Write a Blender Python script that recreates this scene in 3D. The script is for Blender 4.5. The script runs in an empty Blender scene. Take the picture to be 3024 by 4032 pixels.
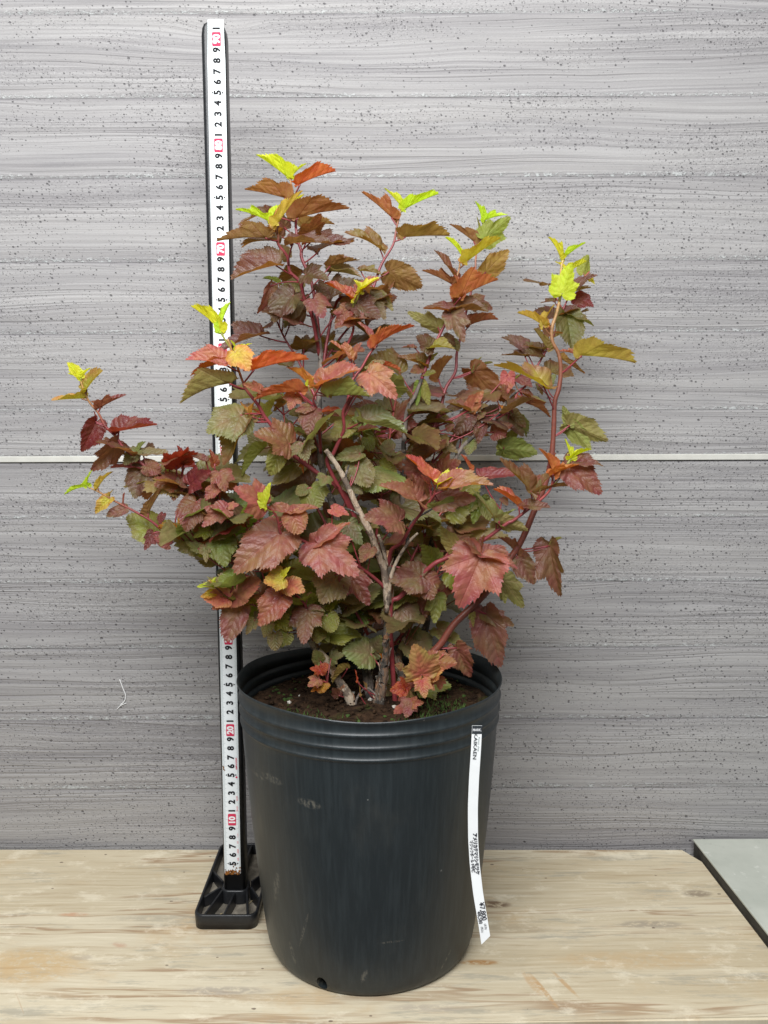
import bpy, bmesh, math, random
from mathutils import Vector, Matrix, noise as mnoise

random.seed(11)
R = math.radians
scene = bpy.context.scene
COL = scene.collection

# ------------------------------------------------------------------ camera, world, lights, exposure
F_PX, PITCH, CAM_H = 3306.3, 0.106, 0.5264          # calibrated from the tape measure; photo is 3024 x 4032
cam_d = bpy.data.cameras.new('camera'); cam = bpy.data.objects.new('camera', cam_d); COL.objects.link(cam)
cam.location = (0, 0, CAM_H); cam.rotation_euler = (math.pi/2 - PITCH, 0, 0)
cam_d.sensor_fit = 'VERTICAL'; cam_d.sensor_height = 36; cam_d.sensor_width = 27
cam_d.lens = F_PX/4032*36; cam_d.clip_start = .02; cam_d.clip_end = 100
scene.camera = cam
scene.render.resolution_x = 768; scene.render.resolution_y = 1024

world = bpy.data.worlds.new('World'); scene.world = world; world.use_nodes = True
bg = world.node_tree.nodes['Background']; bg.inputs[0].default_value = (.86, .93, 1, 1); bg.inputs[1].default_value = .15

def area_light(name, loc, aim, sx, sy, watts, color):
    d = bpy.data.lights.new(name, 'AREA'); d.shape = 'RECTANGLE'; d.size = sx; d.size_y = sy
    d.energy = watts; d.color = color
    o = bpy.data.objects.new(name, d); COL.objects.link(o); o.location = loc
    o.rotation_euler = (Vector(aim)-Vector(loc)).to_track_quat('-Z', 'Y').to_euler()
    return o
area_light('roof_light', (-.15, .52, 2.35), (-.05, .66, .2), 1.6, .6, 12, (1, .985, .955))
area_light('front_opening', (-.16, -.22, 1.34), (.03, 1.0, .62), 1.15, .6, 34, (.97, .985, 1))

scene.view_settings.view_transform = 'Standard'; scene.view_settings.look = 'None'
scene.view_settings.exposure = .16; scene.view_settings.gamma = 1
scene.view_settings.use_curve_mapping = False

# ------------------------------------------------------------------ helpers
cP, sP = math.cos(PITCH), math.sin(PITCH)
def at_depth(u, v, Y):                               # photo pixel -> point on the vertical plane at distance Y
    a, b = (u-1512)/F_PX, (v-2016)/F_PX
    d = Vector((a, cP-b*sP, -sP-b*cP)); return Vector((0, 0, CAM_H)) + d*(Y/d.y)

def put(o, parent=None, label=None, cat=None, group=None, kind=None):
    COL.objects.link(o)
    if parent is not None: o.parent = parent
    if label: o['label'] = label
    if cat: o['category'] = cat
    if group: o['group'] = group
    if kind: o['kind'] = kind
    return o
def empty(name, loc, **k):
    o = bpy.data.objects.new(name, None); o.location = loc; o.empty_display_size = .02; return put(o, **k)
def mesh_obj(name, bm, mat, parent=None, loc=(0,0,0), smooth=False, **k):
    me = bpy.data.meshes.new(name); bm.to_mesh(me); bm.free()
    if mat: me.materials.append(mat)
    if smooth:
        for p in me.polygons: p.use_smooth = True
    o = bpy.data.objects.new(name, me); o.location = loc; return put(o, parent, **k)
def add_box(bm, x0, x1, y0, y1, z0, z1, bev=0, seg=2):
    r = bmesh.ops.create_cube(bm, size=1)
    vs = r['verts']
    for v in vs:
        v.co = Vector((x0 if v.co.x < 0 else x1, y0 if v.co.y < 0 else y1, z0 if v.co.z < 0 else z1))
    if bev:
        es = list({e for v in vs for e in v.link_edges})
        bmesh.ops.bevel(bm, geom=es, offset=bev, segments=seg, profile=.5, affect='EDGES')
def catmull(pts, n):
    out = []; P = [pts[0]]+list(pts)+[pts[-1]]
    for i in range(1, len(P)-2):
        a, b, c, d = P[i-1], P[i], P[i+1], P[i+2]
        for k in range(n):
            t = k/n
            out.append(.5*((2*b)+(c-a)*t+(2*a-5*b+4*c-d)*t*t+(3*b-a-3*c+d)*t**3))
    out.append(pts[-1]); return out
def add_tube(bm, pts, radii, sides=8, rough=0, cap=True, mat=0):
    rings = []; up = Vector((.3, -1, .2)).normalized()
    for i, p in enumerate(pts):
        t = (pts[min(i+1, len(pts)-1)]-pts[max(i-1, 0)])
        if t.length < 1e-9: t = Vector((0, 0, 1))
        t.normalize(); s = t.cross(up)
        if s.length < 1e-4: s = t.cross(Vector((1, 0, 0)))
        s.normalize(); w = s.cross(t); ring = []
        for k in range(sides):
            a = 2*math.pi*k/sides; r = radii[i]
            d = s*math.cos(a)+w*math.sin(a)
            if rough: r *= 1+rough*mnoise.noise((p+d*r)*420)
            ring.append(bm.verts.new(p+d*r))
        rings.append(ring)
    for A, B in zip(rings, rings[1:]):
        for k in range(sides):
            f = bm.faces.new((A[k], A[(k+1) % sides], B[(k+1) % sides], B[k])); f.smooth = True; f.material_index = mat
    if cap:
        bm.faces.new(rings[0][::-1]).material_index = mat; bm.faces.new(rings[-1]).material_index = mat

class NT:
    def __init__(s, name):
        s.m = bpy.data.materials.new(name); s.m.use_nodes = True; s.t = s.m.node_tree
        s.b = s.t.nodes['Principled BSDF']; s.out = s.t.nodes['Material Output']
    def n(s, typ, **k):
        nd = s.t.nodes.new(typ)
        for a, b in k.items(): setattr(nd, a, b)
        return nd
    def set(s, sock, val):
        if hasattr(val, 'links'): s.t.links.new(val, sock)
        elif isinstance(val, (int, float)) and hasattr(sock.default_value, '__len__'):
            sock.default_value = (val,)*len(sock.default_value) if len(sock.default_value) == 3 else (val, val, val, 1)
        elif isinstance(val, (tuple, list)) and len(val) == 3 and hasattr(sock.default_value, '__len__') and len(sock.default_value) == 4:
            sock.default_value = (*val, 1)
        else: sock.default_value = val
    def math(s, op, a, b=0, c=0, clamp=False):
        nd = s.n('ShaderNodeMath', operation=op, use_clamp=clamp)
        s.set(nd.inputs[0], a); s.set(nd.inputs[1], b); s.set(nd.inputs[2], c); return nd.outputs[0]
    def vmath(s, op, a, b=(0,0,0)):
        nd = s.n('ShaderNodeVectorMath', operation=op); s.set(nd.inputs[0], a); s.set(nd.inputs[1], b); return nd.outputs[0]
    def coord(s, kind='Object'): return s.n('ShaderNodeTexCoord').outputs[kind]
    def attr(s, name, out='Color'): return s.n('ShaderNodeAttribute', attribute_name=name).outputs[out]
    def sep(s, v):
        nd = s.n('ShaderNodeSeparateXYZ'); s.set(nd.inputs[0], v); return nd.outputs
    def comb(s, x, y, z):
        nd = s.n('ShaderNodeCombineXYZ')
        for i, q in enumerate((x, y, z)): s.set(nd.inputs[i], q)
        return nd.outputs[0]
    def noise(s, v, scale, detail=3, rough=.55, dist=0):
        nd = s.n('ShaderNodeTexNoise'); s.set(nd.inputs['Vector'], v); nd.inputs['Scale'].default_value = scale
        nd.inputs['Detail'].default_value = detail; nd.inputs['Roughness'].default_value = rough; nd.inputs['Distortion'].default_value = dist
        return nd.outputs[0]
    def vor(s, v, scale, rnd=1):
        nd = s.n('ShaderNodeTexVoronoi'); s.set(nd.inputs['Vector'], v); nd.inputs['Scale'].default_value = scale
        nd.inputs['Randomness'].default_value = rnd; return nd.outputs
    def ramp(s, v, a, b, lo=0., hi=1.):
        nd = s.n('ShaderNodeMapRange', interpolation_type='SMOOTHSTEP'); s.set(nd.inputs[0], v)
        for i, q in enumerate((a, b, lo, hi)): s.set(nd.inputs[i+1], q)
        return nd.outputs[0]
    def mix(s, f, a, b, blend='MIX'):
        nd = s.n('ShaderNodeMix', data_type='RGBA', blend_type=blend); s.set(nd.inputs[0], f); s.set(nd.inputs[6], a); s.set(nd.inputs[7], b)
        return nd.outputs[2]
    def bump(s, h, strength, dist, normal=None):
        nd = s.n('ShaderNodeBump'); s.set(nd.inputs['Height'], h); nd.inputs['Strength'].default_value = strength; nd.inputs['Distance'].default_value = dist
        if normal is not None: s.set(nd.inputs['Normal'], normal)
        return nd.outputs[0]
    def fin(s, color=None, rough=None, normal=None, spec=None, metal=None):
        if color is not None: s.set(s.b.inputs['Base Color'], color)
        if rough is not None: s.set(s.b.inputs['Roughness'], rough)
        if normal is not None: s.set(s.b.inputs['Normal'], normal)
        if spec is not None: s.set(s.b.inputs['Specular IOR Level'], spec)
        if metal is not None: s.set(s.b.inputs['Metallic'], metal)
        return s.m

# ------------------------------------------------------------------ materials
def mat_wall():
    t = NT('board_formed_panel'); co = t.coord(); x, y, z = t.sep(co)
    rnd = t.n('ShaderNodeObjectInfo').outputs['Random']
    ro = t.math('MULTIPLY', rnd, 37.)
    xs = t.math('ADD', x, ro)
    w1 = t.noise(t.comb(t.math('MULTIPLY', xs, 1.9), ro, t.math('MULTIPLY', z, 11)), 1, 2, .5)
    w2 = t.noise(t.comb(t.math('MULTIPLY', xs, 5.), ro, t.math('MULTIPLY', z, 26)), 1, 2, .5)
    z2 = t.math('ADD', z, t.math('MULTIPLY', t.math('SUBTRACT', w1, .5), .034))
    z2 = t.math('ADD', z2, t.math('MULTIPLY', t.math('SUBTRACT', w2, .5), .009))
    kv = t.vor(t.comb(t.math('MULTIPLY', xs, 2.3), ro, t.math('MULTIPLY', z, 13)), 1)
    kn = t.ramp(kv['Distance'], .0, .2, 1, 0); ks = t.sep(kv['Color'])
    z2 = t.math('ADD', z2, t.math('MULTIPLY', t.math('MULTIPLY', kn, t.math('GREATER_THAN', ks[0], .72)), .010))
    g1 = t.noise(t.comb(t.math('MULTIPLY', xs, .8), ro, t.math('MULTIPLY', z2, 85)), 1, 3, .6)
    g2 = t.noise(t.comb(t.math('MULTIPLY', xs, 2.5), ro, t.math('MULTIPLY', z2, 330)), 1, 3, .6)
    groove = t.ramp(t.math('ABSOLUTE', t.math('SUBTRACT', g1, .5)), .0, .075, 1, 0)
    fade = t.ramp(t.noise(t.comb(t.math('MULTIPLY', xs, 2.2), ro, t.math('MULTIPLY', z, 30)), 1, 2), .38, .62)
    groove = t.math('MULTIPLY', groove, t.math('ADD', .25, t.math('MULTIPLY', fade, .75)))
    fine = t.ramp(g2, .42, .62)
    g3 = t.noise(t.comb(t.math('MULTIPLY', xs, 1.6), ro, t.math('MULTIPLY', z2, 190)), 1, 3, .6)
    fl = t.ramp(t.math('ABSOLUTE', t.math('SUBTRACT', g3, .5)), 0, .06, 1, 0)
    # pits of two sizes, gathered in patches
    skew = t.comb(t.math('ADD', xs, t.math('MULTIPLY', z, .2)), ro, t.math('MULTIPLY', z, 1.15))
    dens = t.noise(t.comb(t.math('MULTIPLY', xs, 5), ro, t.math('MULTIPLY', z, 22)), 1, 3, .6)
    def pits(scale, r0, r1, keep):
        v = t.vor(skew, scale); c = t.sep(v['Color'])
        rad = t.math('MULTIPLY', t.ramp(c[0], keep, 1., r0, r1), t.ramp(t.math('ADD', dens, t.math('MULTIPLY', c[1], .25)), .46, .60, 0, 1))
        rad = t.math('MULTIPLY', rad, t.math('GREATER_THAN', c[0], keep))
        nz = t.math('MULTIPLY', t.math('SUBTRACT', t.noise(skew, scale*2.6, 2), .5), .14)
        return t.ramp(t.math('SUBTRACT', t.math('ADD', v['Distance'], nz), rad), -.07, .04, 1, 0)
    pit = t.math('MAXIMUM', pits(185, .10, .25, .40), t.math('MULTIPLY', pits(390, .12, .32, .35), .7))
    pit = t.math('MAXIMUM', pit, pits(92, .06, .15, .68))
    # crumbly ridge along the board seams (edge attribute 0 in the middle, 1 at the edge)
    edge = t.attr('edge', 'Fac')                       # 0 at a board's lower edge, 1 at its upper edge
    cr = t.noise(t.comb(t.math('MULTIPLY', xs, 190), ro, t.math('MULTIPLY', z, 330)), 1, 3, .7)
    crm = t.noise(t.comb(t.math('MULTIPLY', xs, 9), ro, 0), 1, 3, .6)
    crumb = t.math('MULTIPLY', t.ramp(cr, .48, .60), t.math('MULTIPLY', t.ramp(edge, .015, t.math('MULTIPLY', crm, .13), 1, 0), t.ramp(crm, .3, .55, .25, 1)))
    seam = t.math('MULTIPLY', t.ramp(edge, t.math('SUBTRACT', .985, t.math('MULTIPLY', crm, .05)), .99), t.ramp(crm, .25, .6, .3, 1))
    big = t.noise(t.comb(t.math('MULTIPLY', xs, 1.4), ro, t.math('MULTIPLY', z2, 22)), 1, 3, .6)
    big2 = t.noise(t.comb(t.math('MULTIPLY', xs, 5), ro, t.math('MULTIPLY', z2, 34)), 1, 5, .7)
    band = t.noise(t.comb(t.math('MULTIPLY', xs, .7), ro, t.math('MULTIPLY', z2, 60)), 1, 2, .6)
    c = t.mix(t.ramp(big, .32, .68), (.268, .256, .257), (.345, .332, .322))
    c = t.mix(t.ramp(band, .45, .7, 0, .30), c, (.44, .428, .415))
    c = t.mix(t.ramp(big2, .52, .74, 0, .55), c, (.205, .198, .205))
    c = t.mix(t.math('MULTIPLY', fine, .42), c, (.45, .44, .43))
    c = t.mix(t.math('MULTIPLY', groove, .34), c, (.16, .15, .156))
    c = t.mix(t.math('MULTIPLY', fl, .17), c, (.15, .142, .146))
    rel = t.noise(t.comb(t.math('MULTIPLY', xs, 330), ro, t.math('MULTIPLY', z, 480)), 1, 3, .65); rp = t.ramp(dens, .42, .66, .15, 1)
    c = t.mix(t.math('MULTIPLY', t.ramp(rel, .56, .68), t.math('MULTIPLY', rp, .34)), c, (.55, .54, .53)); c = t.mix(t.math('MULTIPLY', t.ramp(rel, .32, .44, 1, 0), t.math('MULTIPLY', rp, .32)), c, (.12, .115, .12))
    gr = t.noise(co, 1500, 2, .6)
    c = t.mix(t.ramp(gr, .3, .7, .20, 0), c, (.2, .19, .2))
    c = t.mix(t.math('MULTIPLY', seam, .42), c, (.15, .14, .15))
    c = t.mix(t.math('MULTIPLY', crumb, .34), c, (.60, .65, .63))
    c = t.mix(t.math('MULTIPLY', pit, .80), c, (.085, .08, .085))
    h = t.math('SUBTRACT', t.math('SUBTRACT', t.math('ADD', t.math('MULTIPLY', g2, .35), t.math('MULTIPLY', crumb, 1.4)), t.math('MULTIPLY', groove, .7)), t.math('MULTIPLY', pit, 1.6))
    h = t.math('ADD', t.math('SUBTRACT', h, seam), t.math('MULTIPLY', t.math('MULTIPLY', rel, rp), 1.3))
    return t.fin(c, .72, t.bump(h, .6, .0014), .3)

def mat_wood():
    t = NT('weathered_plywood'); co = t.coord(); x, y, z = t.sep(co)
    w = t.noise(t.comb(t.math('MULTIPLY', x, 3), t.math('MULTIPLY', y, 9), 0), 1, 3)
    y2 = t.math('ADD', y, t.math('MULTIPLY', t.math('SUBTRACT', w, .5), .028))
    g1 = t.noise(t.comb(t.math('MULTIPLY', x, 1.6), t.math('MULTIPLY', y2, 24), z), 1, 4, .62)
    g2 = t.noise(t.comb(t.math('MULTIPLY', x, 10), t.math('MULTIPLY', y2, 260), z), 1, 5, .7)
    line = t.ramp(t.math('ABSOLUTE', t.math('SUBTRACT', g1, .55)), 0, .03, 1, 0)
    lf = t.ramp(t.noise(t.comb(t.math('MULTIPLY', x, 3.5), t.math('MULTIPLY', y, 22), 4.), 1, 3), .38, .58)
    c = t.mix(t.ramp(g1, .3, .72), (.49, .41, .275), (.60, .53, .39))
    c = t.mix(t.ramp(g2, .5, .72, .0, .5), c, (.72, .65, .50))
    c = t.mix(t.ramp(g2, .30, .48, .60, 0), c, (.34, .25, .15))
    c = t.mix(t.math('MULTIPLY', t.math('MULTIPLY', line, lf), .75), c, (.29, .175, .095))
    st = t.noise(t.comb(t.math('MULTIPLY', x, 6), t.math('MULTIPLY', y, 10), 2.), 1, 6, .7)
    c = t.mix(t.ramp(st, .52, .72, 0, .5), c, (.50, .335, .165))
    gy = t.noise(t.comb(t.math('MULTIPLY', x, 8), t.math('MULTIPLY', y, 46), 7.), 1, 6, .75)
    c = t.mix(t.ramp(gy, .53, .66, 0, .62), c, (.32, .30, .24))
    wt = t.noise(t.comb(t.math('MULTIPLY', x, 16), t.math('MULTIPLY', y, 30), 5.), 1, 6, .75)
    c = t.mix(t.ramp(wt, .52, .66, 0, .55), c, (.74, .67, .52))
    # scratches
    sc = t.n('ShaderNodeTexNoise'); rot = t.n('ShaderNodeVectorRotate', rotation_type='Z_AXIS'); t.set(rot.inputs['Vector'], co); rot.inputs['Angle'].default_value = .95
    rx, ry, rz = t.sep(rot.outputs[0])
    s1 = t.noise(t.comb(t.math('MULTIPLY', rx, 12), t.math('MULTIPLY', ry, 300), 1.), 1, 2)
    sm = t.ramp(t.noise(co, 7, 2), .52, .66)
    c = t.mix(t.math('MULTIPLY', t.ramp(s1, .68, .76), t.math('MULTIPLY', sm, .5)), c, (.45, .28, .15))
    # stains and smears left on this board: (x, y, half width, half depth, slant, colour, strength)
    sn = t.noise(t.comb(t.math('MULTIPLY', x, 90), t.math('MULTIPLY', y, 150), 3.), 1, 5, .7)
    for sx, sy, hw, hd, sl, col, k in ((.094, .772, .016, .0035, .1, (.36, .20, .08), .8), (.120, .872, .016, .006, .2, (.16, .10, .06), .75), (-.345, .768, .045, .022, .1, (.52, .36, .18), .55), (-.334, .853, .013, .003, 0, (.50, .28, .17), .6),
                                       (-.300, .780, .010, .004, .3, (.40, .34, .26), .5), (-.268, .800, .006, .004, .8, (.45, .27, .18), .5), (.281, .835, .030, .006, 0, (.34, .29, .22), .7), (.352, .893, .014, .006, 0, (.25, .20, .14), .7),
                                       (.149, .731, .0022, .020, .35, (.47, .30, .15), .75), (.170, .742, .0022, .016, .45, (.47, .30, .15), .6), (.140, .742, .004, .014, .3, (.50, .34, .19), .6), (.135, .828, .030, .007, .1, (.36, .29, .19), .5),
                                       (-.15, .731, .035, .005, .05, (.36, .31, .25), .6), (.25, .776, .07, .012, 0, (.50, .36, .20), .45), (-.22, .846, .06, .006, .05, (.38, .34, .26), .5), (.04, .708, .03, .004, .1, (.40, .34, .27), .5)):
        dx = t.math('SUBTRACT', x, sx); dyy = t.math('SUBTRACT', y, sy); dx = t.math('ADD', dx, t.math('MULTIPLY', dyy, sl))
        q = t.math('ADD', t.math('POWER', t.math('ABSOLUTE', t.math('DIVIDE', dx, hw)), 2), t.math('POWER', t.math('ABSOLUTE', t.math('DIVIDE', dyy, hd)), 2))
        c = t.mix(t.math('MULTIPLY', t.math('MULTIPLY', t.ramp(q, .3, 2.2, 1, 0), t.ramp(sn, .34, .54)), min(1, k*1.25)), c, col)
    # dirt specks
    v = t.vor(t.vmath('MULTIPLY', co, (1, 1.7, 1)), 85); cc = t.sep(v['Color'])
    sp = t.math('MULTIPLY', t.math('LESS_THAN', t.math('ADD', v['Distance'], t.math('MULTIPLY', t.math('SUBTRACT', t.noise(co, 500, 2), .5), .15)), t.ramp(cc[0], .965, 1., .02, .2)), t.math('GREATER_THAN', cc[0], .965))
    c = t.mix(t.math('MULTIPLY', sp, .75), c, (.10, .06, .045))
    h = t.math('ADD', g2, t.math('MULTIPLY', line, -.6))
    return t.fin(c, t.ramp(g1, .3, .7, .58, .72), t.bump(h, .3, .0006), .25)

def mat_grey_top():
    t = NT('grey_painted_board'); co = t.coord()
    n = t.noise(co, 9, 4, .65); n2 = t.noise(co, 60, 4, .7)
    c = t.mix(t.ramp(n, .3, .7), (.41, .43, .375), (.51, .525, .465))
    c = t.mix(t.ramp(n2, .60, .72, 0, .5), c, (.72, .72, .67))
    c = t.mix(t.ramp(n2, .28, .4, .35, 0), c, (.33, .34, .30))
    return t.fin(c, .5, t.bump(n2, .2, .0005), .35)

def mat_simple(name, col, rough, spec=.4, var=.12, scale=60, bump=0):
    t = NT(name); co = t.coord(); n = t.noise(co, scale, 4, .6)
    c = t.mix(t.ramp(n, .3, .7), tuple(q*(1-var) for q in col), tuple(min(1, q*(1+var)) for q in col))
    return t.fin(c, rough, t.bump(n, .3, bump) if bump else None, spec)

def mat_pot():
    t = NT('black_nursery_plastic'); co = t.coord(); x, y, z = t.sep(co)
    st = t.noise(t.comb(t.math('MULTIPLY', x, 260), t.math('MULTIPLY', y, 260), t.math('MULTIPLY', z, 3.)), 1, 3, .6)
    du = t.noise(t.comb(t.math('MULTIPLY', x, 16), t.math('MULTIPLY', y, 16), t.math('MULTIPLY', z, 9)), 1, 5, .65)
    c = t.mix(t.ramp(st, .35, .75), (.0155, .0205, .0225), (.0245, .0315, .034))
    c = t.mix(t.ramp(du, .5, .85, 0, .30), c, (.075, .07, .055))
    # scuffs: (x, z, half width, half height, slant)
    m = None
    for sx, sz, hw, hh, sl in ((-.087, .094, .0035, .018, -.12), (-.072, .031, .0022, .011, .25), (-.060, .062, .0014, .020, -.25), (-.088, .205, .011, .004, .3),
                               (-.052, .192, .011, .0045, .5), (-.004, .026, .003, .007, -.3), (-.043, .010, .008, .006, .2), (.020, .060, .012, .0012, 0.), (-.083, .012, .002, .016, .2),
                               (-.105, .200, .010, .0022, .45), (.072, .022, .0012, .012, -.6)):
        dx = t.math('SUBTRACT', x, sx); dz = t.math('SUBTRACT', z, sz)
        dx = t.math('ADD', dx, t.math('MULTIPLY', dz, sl))
        q = t.math('ADD', t.math('POWER', t.math('ABSOLUTE', t.math('DIVIDE', dx, hw)), 2), t.math('POWER', t.math('ABSOLUTE', t.math('DIVIDE', dz, hh)), 2))
        m = q if m is None else t.math('MINIMUM', m, q)
    nn = t.noise(t.comb(t.math('MULTIPLY', x, 300), 0, t.math('MULTIPLY', z, 160)), 1, 4, .7)
    sc = t.math('MULTIPLY', t.ramp(m, .2, 1.3, 1, 0), t.ramp(nn, .42, .62))
    sc = t.math('MULTIPLY', sc, t.ramp(y, -.02, .02, 1, 0))
    c = t.mix(t.math('MULTIPLY', sc, .6), c, (.18, .165, .13))
    v = t.vor(co, 60); cc = t.sep(v['Color'])
    sp = t.math('MULTIPLY', t.math('LESS_THAN', v['Distance'], .07), t.math('GREATER_THAN', cc[0], .88))
    c = t.mix(t.math('MULTIPLY', sp, .5), c, (.25, .25, .23))
    r = t.math('ADD', t.ramp(du, .3, .8, .38, .54), t.math('MULTIPLY', sc, .2))
    return t.fin(c, r, t.bump(t.math('ADD', st, t.math('MULTIPLY', du, 2.)), .12, .0008), .5)

def mat_soil():
    t = NT('dark_potting_soil'); co = t.coord(); n = t.noise(co, 90, 5, .7); n2 = t.noise(co, 22, 3, .6)
    c = t.mix(t.ramp(n, .3, .72), (.012, .007, .0045), (.060, .034, .019))
    c = t.mix(t.math('MULTIPLY', t.ramp(n2, .58, .70), t.ramp(n, .4, .6)), c, (.03, .042, .010))
    return t.fin(c, .95, t.bump(n, 1, .003), .1)

def mat_bark(name, a, b, dark):
    t = NT(name); co = t.coord(); x, y, z = t.sep(co)
    n = t.noise(t.comb(t.math('MULTIPLY', x, 500), t.math('MULTIPLY', y, 500), t.math('MULTIPLY', z, 60)), 1, 4, .65)
    n2 = t.noise(co, 70, 4, .65)
    c = t.mix(t.ramp(n, .38, .62), a, b); c = t.mix(t.ramp(n2, .50, .56), c, dark)
    n3 = t.noise(co, 260, 3, .6); c = t.mix(t.ramp(n3, .62, .68, 0, .6), c, (.36, .33, .27)); c = t.mix(t.ramp(n3, .30, .38, .7, 0), c, (.025, .02, .018))
    return t.fin(c, .8, t.bump(t.math('ADD', n, n2), .9, .0012), .2)

def mat_shoot():
    t = NT('red_young_bark'); c = t.attr('col'); n = t.noise(t.coord(), 300, 3, .6)
    return t.fin(t.mix(t.ramp(n, .3, .7, 0, .35), c, (.05, .02, .02)), .42, t.bump(n, .2, .0005), .45)

def mat_leaf():
    t = NT('ninebark_leaf')
    uv = t.attr('leafuv', 'Vector'); u, v, seed = t.sep(uv)
    au = t.math('ABSOLUTE', u)
    ca, sa = math.cos(R(46)), math.sin(R(46))
    u2 = t.math('SUBTRACT', t.math('MULTIPLY', au, ca), t.math('MULTIPLY', v, sa))
    v2 = t.math('ADD', t.math('MULTIPLY', au, sa), t.math('MULTIPLY', v, ca))
    au2 = t.math('ABSOLUTE', u2)
    lat = t.math('GREATER_THAN', t.math('SUBTRACT', au, t.math('MULTIPLY', v, .47)), .0)
    d = t.math('ADD', t.math('MULTIPLY', au, t.math('SUBTRACT', 1, lat)), t.math('MULTIPLY', au2, lat))
    al = t.math('ADD', t.math('MULTIPLY', v, t.math('SUBTRACT', 1, lat)), t.math('MULTIPLY', v2, lat))
    wob = t.math('MULTIPLY', t.math('SUBTRACT', t.noise(t.vmath('ADD', t.vmath('MULTIPLY', uv, (1, 1, 0)), t.comb(0, 0, seed)), 4, 3), .5), .11)
    ph = t.math('MULTIPLY', t.math('ADD', t.math('SUBTRACT', al, t.math('ADD', t.math('MULTIPLY', d, .75), t.math('MULTIPLY', t.math('MULTIPLY', d, d), .9))), wob), t.math('ADD', 4.6, t.math('MULTIPLY', t.math('FRACT', t.math('MULTIPLY', seed, .37)), 1.8)))
    tri = t.math('MULTIPLY', t.math('ABSOLUTE', t.math('SUBTRACT', t.math('FRACT', ph), .5)), 2)    # 1 on a side vein, 0 between
    side = t.ramp(tri, .88, 1.)
    uv2 = t.vmath('ADD', t.vmath('MULTIPLY', uv, (1, 1, 0)), t.comb(0, 0, seed))
    net = t.n('ShaderNodeTexVoronoi', feature='DISTANCE_TO_EDGE'); t.set(net.inputs['Vector'], uv2); net.inputs['Scale'].default_value = 17
    net = t.ramp(net.outputs[0], .0, .12, 1, 0)
    main = t.ramp(d, .004, .018, 1, 0)
    vein = t.math('MAXIMUM', t.math('MAXIMUM', main, t.math('MULTIPLY', side, .6)), t.math('MULTIPLY', net, .22))
    back = t.n('ShaderNodeNewGeometry').outputs['Backfacing']
    c = t.mix(back, t.attr('col'), t.attr('ucol'))
    blot = t.noise(t.vmath('ADD', t.vmath('MULTIPLY', uv, (1, 1, 0)), t.comb(0, 0, t.math('MULTIPLY', seed, 3.1))), 4.5, 4, .6)
    hsv = t.n('ShaderNodeHueSaturation'); t.set(hsv.inputs['Color'], c); t.set(hsv.inputs['Value'], t.ramp(blot, .28, .72, .88, 1.13)); t.set(hsv.inputs['Hue'], t.ramp(blot, .28, .72, .488, .514))
    c = hsv.outputs[0]
    vc = t.mix(.5, c, t.attr('vcol'))
    c = t.mix(t.math('MULTIPLY', vein, .55), c, vc)
    sgn = t.math('SUBTRACT', 1, t.math('MULTIPLY', back, 2))
    h = t.math('SUBTRACT', t.math('MULTIPLY', t.math('POWER', t.math('SUBTRACT', 1, tri), .7), .8), t.math('MULTIPLY', main, .5))
    h = t.math('ADD', h, t.math('MULTIPLY', t.noise(uv2, 9, 4, .6), 1.1))
    h = t.math('SUBTRACT', h, t.math('MULTIPLY', net, .15))
    nrm = t.bump(t.math('MULTIPLY', h, sgn), .42, .0016)
    spot = t.vor(uv2, 6.5); spc = t.sep(spot['Color']); sp = t.math('MULTIPLY', t.ramp(t.math('ADD', spot['Distance'], t.math('MULTIPLY', t.noise(uv2, 40, 2), .12)), .10, .17, 1, 0), t.math('GREATER_THAN', spc[0], .93))
    c = t.mix(t.math('MULTIPLY', sp, .7), c, (.10, .05, .025))
    t.fin(c, t.math('ADD', t.ramp(blot, .3, .7, .31, .45), t.math('MULTIPLY', back, .2)), nrm, .5)
    tr = t.n('ShaderNodeBsdfTranslucent'); hs2 = t.n('ShaderNodeHueSaturation'); t.set(hs2.inputs['Color'], t.mix(.5, t.attr('col'), t.attr('ucol')))
    hs2.inputs['Saturation'].default_value = 1.12; hs2.inputs['Value'].default_value = 1.25
    t.set(tr.inputs['Color'], hs2.outputs[0]); t.set(tr.inputs['Normal'], nrm)
    mx = t.n('ShaderNodeMixShader'); mx.inputs[0].default_value = .47
    t.t.links.new(t.b.outputs[0], mx.inputs[1]); t.t.links.new(tr.outputs[0], mx.inputs[2]); t.t.links.new(mx.outputs[0], t.out.inputs[0])
    return t.m

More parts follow.
